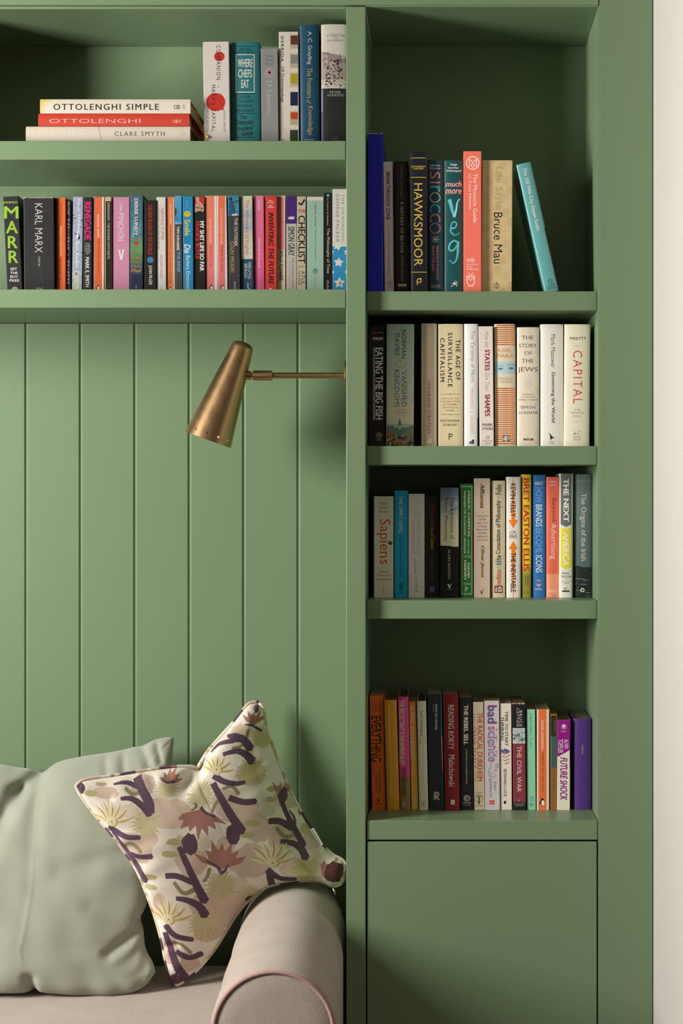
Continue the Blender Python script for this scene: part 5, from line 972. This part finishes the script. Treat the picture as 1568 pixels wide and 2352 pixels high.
# ================================================================ cushions
QO, QS = (0.0, 1580.0), 1.8233
def o2p(p): return (QO[0]+p[0]/QS, QO[1]+p[1]/QS)
def resample(pts, t):
    pts = np.array(smooth_line([tuple(p) for p in pts], 8)); d = np.r_[0, np.cumsum(np.hypot(*np.diff(pts, axis=0).T))]; d /= d[-1]
    return np.stack([np.interp(t, d, pts[:, 0]), np.interp(t, d, pts[:, 1])], -1)
def coons(top, bot, left, right, n):
    t = np.linspace(0, 1, n); T_, B_, L_, R_ = [resample(q, t) for q in (top, bot, left, right)]
    u = t[None, :, None]; v = t[:, None, None]
    c = (1-v)*T_[None]+v*B_[None]+(1-u)*L_[:, None]+u*R_[:, None]
    c -= (1-u)*(1-v)*T_[0]+u*(1-v)*T_[-1]+(1-u)*v*B_[0]+u*v*B_[-1]
    return c
def segdist(P, a, b):
    a, b = np.array(a, float), np.array(b, float); d = b-a; t = np.clip(((P-a)@d)/(d@d), 0, 1)
    return np.hypot(*(P-(a+t[..., None]*d)).transpose(2, 0, 1)), t
def wob(P, sc, seed, n=7):
    rn = np.random.RandomState(seed); o = 0
    for i in range(n):
        a = rn.uniform(0, 6.28); f = sc*rn.uniform(.6, 1.7); o = o+np.sin((P[..., 0]*math.cos(a)+P[..., 1]*math.sin(a))*f+rn.uniform(0, 6.28))/n
    return o
def cushion(name, label, edges, depth, T, creases, material, n, paintfn=None, seed=1, wr=.004):
    """edges: top, bottom, left, right outlines; depth at the four corners (tl, tr, bl, br)"""
    P = coons(*edges, n); t = np.linspace(0, 1, n); u = t[None, :]; v = t[:, None]
    Y = (1-u)*(1-v)*depth[0]+u*(1-v)*depth[1]+(1-u)*v*depth[2]+u*v*depth[3]
    px = QO[0]+P[..., 0]/QS; py = QO[1]+P[..., 1]/QS
    k = PX*(CD+Y)/CD; M = np.stack([(px-VX)*k, Y, ZC-(py-VY)*k], -1)
    eu, ev = 4*u*(1-u), 4*v*(1-v); f = (eu*ev)**.42
    fr = T*f+wr*wob(P, .028, seed)*np.minimum(1, 3*f)
    ed = np.minimum(np.minimum(u, 1-u), np.minimum(v, 1-v))     # gathers running in from the seams
    along = np.where(np.minimum(u, 1-u) < np.minimum(v, 1-v), v, u)+0*u
    fr = fr+.0028*np.exp(-ed/.09)*np.sin(along*52+3*np.sin(along*9+seed))*np.minimum(1, ed*30)
    for a, b, A, w in creases:
        d, tt = segdist(P, a, b); fr = fr-A*np.exp(-(d/w)**2)*np.minimum(1, 4*f)
    nb = 90
    F = M.copy(); F[..., 1] -= fr
    idx = np.linspace(0, n-1, nb).round().astype(int)
    Bk = M[np.ix_(idx, idx)].copy(); Bk[..., 1] += T*.8*f[np.ix_(idx, idx)]; Bk[..., 1] = np.minimum(Bk[..., 1], D-.004)
    c = M.reshape(-1, 3); base = Vector((float(c[:, 0].mean()), float(c[:, 1].mean()), float(c[:, 2].min())))
    root = empty(name, base, label, 'cushion')
    vs = np.concatenate([F.reshape(-1, 3), Bk.reshape(-1, 3)])-np.array(base)
    fs = []
    for i in range(n-1):
        r_ = i*n
        fs += [(r_+j, r_+n+j, r_+n+j+1, r_+j+1) for j in range(n-1)]
    o_ = n*n
    for i in range(nb-1):
        r_ = o_+i*nb
        fs += [(r_+j, r_+j+1, r_+nb+j+1, r_+nb+j) for j in range(nb-1)]
    ob_ = mesh_obj('cover', vs.tolist(), fs, material, root, smooth=True)
    if paintfn:
        colf = paintfn(P.reshape(-1, 2)); colb = paintfn(P[np.ix_(idx, idx)].reshape(-1, 2))
        at = ob_.data.attributes.new('print', 'FLOAT_COLOR', 'POINT')
        ca = np.ones((len(vs), 4), np.float32); ca[:, :3] = np.concatenate([colf, colb]); at.data.foreach_set('color', ca.ravel())
    rim = np.concatenate([M[0, :-1], M[:-1, -1], M[-1, :0:-1], M[:0:-1, 0]])-np.array(base)
    rimP = np.concatenate([P[0, :-1], P[:-1, -1], P[-1, :0:-1], P[:0:-1, 0]])
    return root, rim, rimP, M, base

# --- plain sage cushion
SAGE = fabric('pale_sage_cotton', (0.30, 0.315, 0.255), sc=1100, strength=.2, var=.05, sheen=.35)
gt = [(-470, 330), (-300, 345), (-120, 325), (0, 320), (70, 332), (125, 338), (165, 352), (185, 350), (240, 312), (330, 289), (480, 266), (560, 248), (600, 240), (650, 216), (700, 206), (727, 206)]
gb = [(-460, 1270), (-300, 1285), (-120, 1278), (0, 1272), (120, 1268), (152, 1252), (180, 1266), (280, 1277), (400, 1283), (500, 1282), (570, 1268), (615, 1240), (650, 1190)]
gl = [(-470, 330), (-420, 600), (-400, 800), (-430, 1050), (-460, 1270)]
gr = [(727, 206), (722, 290), (705, 450), (660, 700), (615, 900), (590, 960), (600, 1010), (610, 1090), (640, 1150), (650, 1190)]
gc = [((165, 352), (100, 420), .024, 34), ((100, 420), (40, 520), .020, 40), ((40, 520), (-10, 640), .012, 50), ((300, 715), (560, 650), .004, 40), ((200, 790), (420, 720), .004, 50), ((480, 1080), (600, 1000), .012, 26), ((150, 1250), (160, 1180), .012, 26),
      ((600, 240), (640, 330), .008, 20), ((520, 262), (540, 360), .006, 18), ((450, 280), (470, 370), .005, 18), ((660, 225), (680, 300), .007, 14), ((540, 960), (420, 880), .006, 40)]
sg, rim, rimP, M, base = cushion('cushion', 'plain pale sage cushion with a dented top, left of the patterned cushion', (gt, gb, gl, gr), (.175, .20, -.025, .0), .108, gc, SAGE, 240, seed=4, wr=.0032)

# --- printed cushion
def fan(apex, ang, spread, ln, n, seed, inner=.45):
    rn = random.Random(seed); pts = [apex]
    for i in range(2*n+1):
        a = math.radians(ang-spread/2+spread*i/(2*n)); r = ln*(rn.uniform(.8, 1.1) if i % 2 == 1 else inner*rn.uniform(.85, 1.1))
        pts.append((apex[0]+r*math.cos(a), apex[1]+r*math.sin(a)))
    return pts
def burst(cx, cy, r, n, seed, inner=.66):
    rn = random.Random(seed); return [(cx+r*(rn.uniform(.85, 1.15) if i % 2 == 0 else inner*rn.uniform(.9, 1.1))*math.cos(i*math.pi/n+.1*rn.random()), cy+r*(rn.uniform(.85, 1.15) if i % 2 == 0 else inner*rn.uniform(.9, 1.1))*math.sin(i*math.pi/n)) for i in range(2*n)]
def blob(cx, cy, rx, ry, seed):
    rn = random.Random(seed); return [(cx+rx*rn.uniform(.85, 1.12)*math.cos(i*math.pi/9), cy+ry*rn.uniform(.85, 1.12)*math.sin(i*math.pi/9)) for i in range(18)]
LP_ = []
def add(c, *polys): LP_.extend((p, c) for p in polys)
def stem(c, pts, w):
    sm = smooth_line(pts, 5); n = len(sm); ws = w if isinstance(w, (list, tuple)) else [w*.8, w]
    ws = np.interp(np.linspace(0, 1, n), np.linspace(0, 1, len(ws)), ws)
    l_, r_ = [], []
    for i in range(n):
        a, b = sm[max(i-1, 0)], sm[min(i+1, n-1)]; dx, dy = b[0]-a[0], b[1]-a[1]; q = math.hypot(dx, dy) or 1
        l_.append((sm[i][0]-dy/q*ws[i]/2, sm[i][1]+dx/q*ws[i]/2)); r_.append((sm[i][0]+dy/q*ws[i]/2, sm[i][1]-dx/q*ws[i]/2))
    dx, dy = sm[-1][0]-sm[-2][0], sm[-1][1]-sm[-2][1]; q = math.hypot(dx, dy) or 1
    LP_.append((l_+[(sm[-1][0]+dx/q*ws[-1]*.3, sm[-1][1]+dy/q*ws[-1]*.3)]+r_[::-1], c))
CRE, BEI, BE2 = 'e3dad0', 'ccb5a8', 'd6c8b8'
PUR, TER, MUS, YEL, GRN, OLV, BRN = '5e4859', 'a6766c', 'c5ba96', 'd6cba8', 'b0aa7c', '928a6a', '9a7e54'
for i, (x, y, a, b2) in enumerate([(735, 510, 100, 58), (690, 480, 60, 40), (612, 395, 50, 45), (1062, 345, 62, 52), (1215, 440, 60, 60), (1020, 495, 95, 55), (960, 460, 55, 60), (1062, 705, 92, 76), (820, 700, 75, 65), (776, 640, 40, 50), (905, 885, 100, 62), (960, 930, 90, 70), (705, 1090, 55, 60), (785, 1140, 60, 45), (605, 665, 55, 55), (640, 612, 40, 32), (1190, 600, 62, 60), (1300, 640, 42, 44), (1015, 180, 45, 32), (450, 432, 60, 26), (1092, 565, 55, 62), (980, 860, 60, 40), (560, 640, 50, 50), (880, 1010, 60, 40), (1250, 740, 70, 50), (1330, 750, 50, 40), (960, 640, 40, 40), (680, 900, 30, 60)]):
    add(BEI if i % 3 else 'd2baaa', blob(x, y, a, b2, i))
for i, (x, y, a, b2) in enumerate([(560, 500, 40, 30), (1130, 480, 40, 40), (860, 620, 40, 40), (1000, 800, 50, 36), (1310, 700, 40, 40), (940, 200, 30, 30)]): add(BE2, blob(x, y, a, b2, 50+i))
for i, (x, y, r) in enumerate([(632, 545, 76), (856, 432, 66), (712, 408, 52), (940, 800, 72), (868, 965, 80), (1052, 850, 55), (1098, 195, 50)]): add(MUS, burst(x, y, r, 22, i, .6))
for i, (x, y, r) in enumerate([(1060, 335, 66), (1282, 745, 66), (1105, 215, 40), (1285, 580, 34)]): add('bdb283', burst(x, y, r, 20, 20+i, .6))
for (x, y, a, b2) in [(750, 622, 36, 15), (730, 673, 36, 15), (642, 776, 30, 13), (642, 820, 30, 13), (1070, 545, 36, 13), (1048, 592, 33, 13), (1150, 410, 26, 13), (1145, 452, 26, 11), (385, 436, 30, 14), (430, 398, 26, 8), (1320, 620, 20, 10)]: add(GRN, blob(x, y, a, b2, int(x)))
for pts, w in [([(535, 408), (570, 432), (605, 420)], 18), ([(525, 660), (555, 636), (585, 650), (605, 672)], 18), ([(945, 405), (985, 395), (1012, 425)], 16), ([(745, 790), (785, 835), (830, 818)], 20), ([(730, 1055), (770, 1058), (808, 1095)], 16), ([(1165, 565), (1200, 605), (1240, 600)], 18), ([(868, 785), (885, 762), (895, 730)], 16), ([(980, 242), (1022, 230), (1045, 170)], 14), ([(905, 500), (915, 470), (940, 440)], 14), ([(1360, 760), (1390, 740), (1420, 700)], 14)]: stem(OLV, pts, w)
add(TER, fan((852, 488), 92, 150, 122, 7, 1, .62), fan((942, 735), -88, 140, 128, 7, 2, .62), fan((1066, 152), -90, 120, 70, 5, 3, .6), fan((722, 388), -85, 160, 62, 6, 4, .6), fan((1180, 445), -80, 100, 70, 4, 6, .5), fan((1350, 770), -20, 150, 70, 5, 7, .6), fan((1255, 530), -60, 100, 40, 4, 8, .6))
stem(PUR, [(580, 365), (612, 420), (640, 465), (645, 505)], [38, 42]); stem(PUR, [(484, 396), (540, 388), (612, 412)], [8, 24]); stem(PUR, [(518, 452), (565, 450), (612, 478), (645, 510)], [14, 36])
stem(PUR, [(463, 572), (498, 592), (545, 610), (602, 608)], [30, 20]); stem(PUR, [(478, 592), (530, 660), (575, 725), (618, 798)], [16, 34]); stem(PUR, [(556, 682), (600, 692), (652, 686)], [18, 24])
stem(PUR, [(905, 382), (945, 450), (988, 520), (1028, 578)], [26, 40]); stem(PUR, [(905, 352), (950, 375), (1000, 384), (1036, 378)], [28, 16]); stem(PUR, [(972, 440), (1030, 458), (1082, 456)], [26, 24]); add(PUR, blob(992, 588, 30, 46, 3))
stem(PUR, [(768, 640), (800, 710), (840, 800), (872, 868)], [22, 40]); stem(PUR, [(708, 766), (760, 764), (822, 788)], [24, 26]); stem(PUR, [(752, 858), (805, 866), (850, 892), (872, 930)], [18, 42]); add(PUR, blob(812, 630, 34, 46, 5))
stem(PUR, [(703, 975), (745, 1020), (818, 1034)], [28, 22]); stem(PUR, [(700, 1008), (722, 1085), (745, 1150), (772, 1200)], [26, 40]); stem(PUR, [(745, 1090), (800, 1116), (852, 1098)], [24, 26]); add(PUR, blob(757, 1212, 42, 28, 6))
stem(PUR, [(1172, 432), (1200, 500), (1240, 580), (1276, 648)], [14, 28]); stem(PUR, [(1133, 540), (1180, 542), (1230, 574)], [24, 28]); stem(PUR, [(1182, 622), (1232, 634), (1268, 662), (1286, 698)], [18, 34]); add(PUR, blob(1192, 440, 16, 32, 7))
stem(PUR, [(1128, 740), (1180, 784), (1242, 790)], [28, 20]); stem(PUR, [(1136, 750), (1142, 820)], [28, 30])
stem(PUR, [(972, 204), (1022, 206), (1056, 246)], [32, 34]); stem(PUR, [(888, 264), (925, 228), (985, 212)], [6, 22]); stem(PUR, [(942, 268), (1000, 254), (1040, 270), (1066, 298)], [14, 38]); add(PUR, blob(1075, 85, 13, 17, 8), blob(344, 418, 18, 24, 9), blob(985, 195, 30, 12, 3))
for pts, w in [([(832, 462), (838, 478), (818, 492)], [10, 4]), ([(856, 478), (880, 502), (918, 518)], [16, 6]), ([(882, 698), (925, 722), (942, 750)], [6, 16]), ([(970, 712), (958, 738), (940, 752)], [5, 14]), ([(1030, 148), (1060, 152), (1098, 176)], [6, 12]), ([(690, 372), (712, 384), (740, 380)], [5, 12]), ([(1215, 500), (1235, 530), (1240, 560)], [5, 12])]: stem(PUR, pts, w)
add('5e3638', blob(1402, 765, 40, 46, 4), blob(1050, 880, 22, 14, 2))
for (x, y, ln, sp, sd) in [(478, 558, 108, 165, 1), (916, 338, 78, 190, 2), (1150, 722, 118, 165, 3), (716, 962, 115, 165, 4)]:
    add(YEL, fan((x, y), -88, sp, ln, 8, sd, .55), blob(x+4, y-6, 22, 20, sd))
    rn = random.Random(sd)
    for i in range(7):
        a = math.radians(-88-sp*.42+sp*.84*i/6); l0, l1 = ln*.28, ln*rn.uniform(.8, .98)
        stem(BRN if i % 2 else 'b8954e', [(x+l0*math.cos(a), y+l0*math.sin(a)), (x+.6*l1*math.cos(a+.08), y+.6*l1*math.sin(a+.08)), (x+l1*math.cos(a), y+l1*math.sin(a))], [3, 6, 2])
    stem(BRN, [(x+20, y-22), (x+26, y-4), (x+10, y+12)], [3, 5, 2]); add('3a2c20', blob(x+2, y-10, 3, 3, 1))
for i in range(26):
    rn = random.Random(i+70); x, y, r = [(632, 545, 70), (856, 432, 60), (940, 800, 66), (868, 965, 72), (1060, 335, 60), (1282, 745, 60)][i % 6]; a = rn.uniform(0, 6.28)
    stem('b0a270', [(x+.35*r*math.cos(a), y+.35*r*math.sin(a)), (x+.95*r*math.cos(a+.1), y+.95*r*math.sin(a+.1))], [2.5, 4])

def paint(P):
    out = np.empty((len(P), 3)); out[:] = srgb(CRE)
    for poly, c in LP_:
        q = np.array(poly); x0, y0 = q.min(0); x1, y1 = q.max(0)
        m = np.where((P[:, 0] >= x0) & (P[:, 0] <= x1) & (P[:, 1] >= y0) & (P[:, 1] <= y1))[0]
        if not len(m): continue
        X, Yp = P[m, 0], P[m, 1]; ins = np.zeros(len(m), bool); j = len(q)-1
        for i in range(len(q)):
            if q[i, 1] != q[j, 1]:
                ins ^= ((q[i, 1] > Yp) != (q[j, 1] > Yp)) & (X < (q[j, 0]-q[i, 0])*(Yp-q[i, 1])/(q[j, 1]-q[i, 1])+q[i, 0])
            j = i
        out[m[ins]] = srgb(c)
    return out
PRINT = fabric('printed_linen', None, sc=1000, strength=.35, var=.09, sheen=.1)
pt = [(322, 412), (345, 392), (390, 382), (480, 370), (600, 351), (720, 335), (800, 333), (826, 338), (840, 318), (870, 270), (920, 212), (975, 150), (1020, 92), (1045, 68), (1078, 62)]
prt = [(1078, 62), (1100, 90), (1112, 160), (1145, 265), (1190, 380), (1240, 490), (1300, 590), (1350, 660), (1390, 698), (1430, 720), (1450, 752)]
pb = [(742, 1243), (790, 1210), (850, 1150), (905, 1080), (945, 1015), (985, 950), (1030, 895), (1075, 860), (1120, 828), (1200, 812), (1280, 805), (1340, 810), (1390, 828), (1425, 815), (1450, 752)]
pl = [(322, 412), (345, 455), (400, 530), (460, 598), (530, 690), (578, 765), (610, 840), (650, 950), (680, 1060), (695, 1140), (715, 1215), (742, 1243)]
pc = [((824, 338), (780, 400), .022, 34), ((830, 330), (860, 300), .010, 20), ((1040, 880), (960, 900), .010, 40), ((690, 1080), (740, 1060), .006, 18), ((360, 420), (470, 450), .004, 20), ((1120, 200), (1070, 260), .004, 26)]
pcush, rim, rimP, M, base = cushion('cushion', 'patterned cushion with purple stems and yellow and terracotta flowers, beside the sofa arm', (pt, pb, pl, prt), (-.02, .215, .03, .195), .062, pc, PRINT, 440, paint, seed=9, wr=.002)
# piping made of the same print
vs, fs, cl = [], [], []; n_ = len(rim); st = max(1, n_//420); R_ = rim[::st]; RP = rimP[::st]; cc = paint(RP+(rimP.mean(0)-RP)*.16); m_ = len(R_)
rn = random.Random(5); segc = {}
ctr = R_.mean(0)
for i in range(m_):
    a, b2 = R_[i-1], R_[(i+1) % m_]; t = b2-a; t /= np.linalg.norm(t)+1e-9; y_ = np.array([0, 1.0, 0]); s = np.cross(t, y_); s /= np.linalg.norm(s)+1e-9; q = np.cross(s, t)
    o_ = R_[i]-ctr; o_ /= np.linalg.norm(o_)
    for k in range(8): vs.append(R_[i]+o_*.002+.0036*(s*math.cos(k*math.pi/4)+q*math.sin(k*math.pi/4))); cl.append(cc[i] if rn.random() > .02 else cc[i]*.9)
for i in range(m_):
    for k in range(8): fs.append((8*i+k, 8*i+(k+1) % 8, 8*((i+1) % m_)+(k+1) % 8, 8*((i+1) % m_)+k))
po = mesh_obj('piping', [tuple(v) for v in vs], fs, PRINT, pcush, smooth=True)
at = po.data.attributes.new('print', 'FLOAT_COLOR', 'POINT'); ca = np.ones((len(vs), 4), np.float32); ca[:, :3] = np.array(cl); at.data.foreach_set('color', ca.ravel())
# woven label sewn into the right-hand seam
def op(x, y, d): return W(*o2p((x, y)), d)
yl_ = .185
qd = [op(1296, 592, yl_), op(1312, 586, yl_-.004), op(1352, 656, yl_-.004), op(1334, 664, yl_)]
TAGM = mat('white_label_tape', (.62, .60, .55), .8); INK = mat('label_ink', (.03, .03, .03), .8)
vs = [v-base for v in qd]+[v-base+Vector((.0004, .0008, 0)) for v in qd]; fs = [(3, 2, 1, 0), (4, 5, 6, 7)]+[(i, (i+1) % 4, (i+1) % 4+4, i+4) for i in range(4)]; mi = [0]*6
for tr in TXT[tkey('HAINES', 's')][0]:
    n0 = len(vs)
    for p in tr:
        u = .10+.8*p[0]; v = .30+.42*p[1]
        a_ = qd[0]+(qd[3]-qd[0])*u; c_ = qd[1]+(qd[2]-qd[1])*u; vs.append(a_+(c_-a_)*v-base+Vector((0, -.0004, 0)))
    fs.append(tuple(range(n0, len(vs)))); mi.append(1)
mesh_obj('label_tag', vs, fs, [TAGM, INK], pcush, mi)
bm = bmesh.new(); z0_ = op(1394, 838, .15); z1_ = op(1404, 866, .15)
tube(bm, [z0_, z0_+(z1_-z0_)*.5, z1_], [.0012, .0022, .0018], 8); bmesh.ops.translate(bm, verts=bm.verts, vec=-base)
from_bm('zip_pull', bm, mat('nickel_zip', (.6, .58, .55), .35, metal=1), pcush, True)
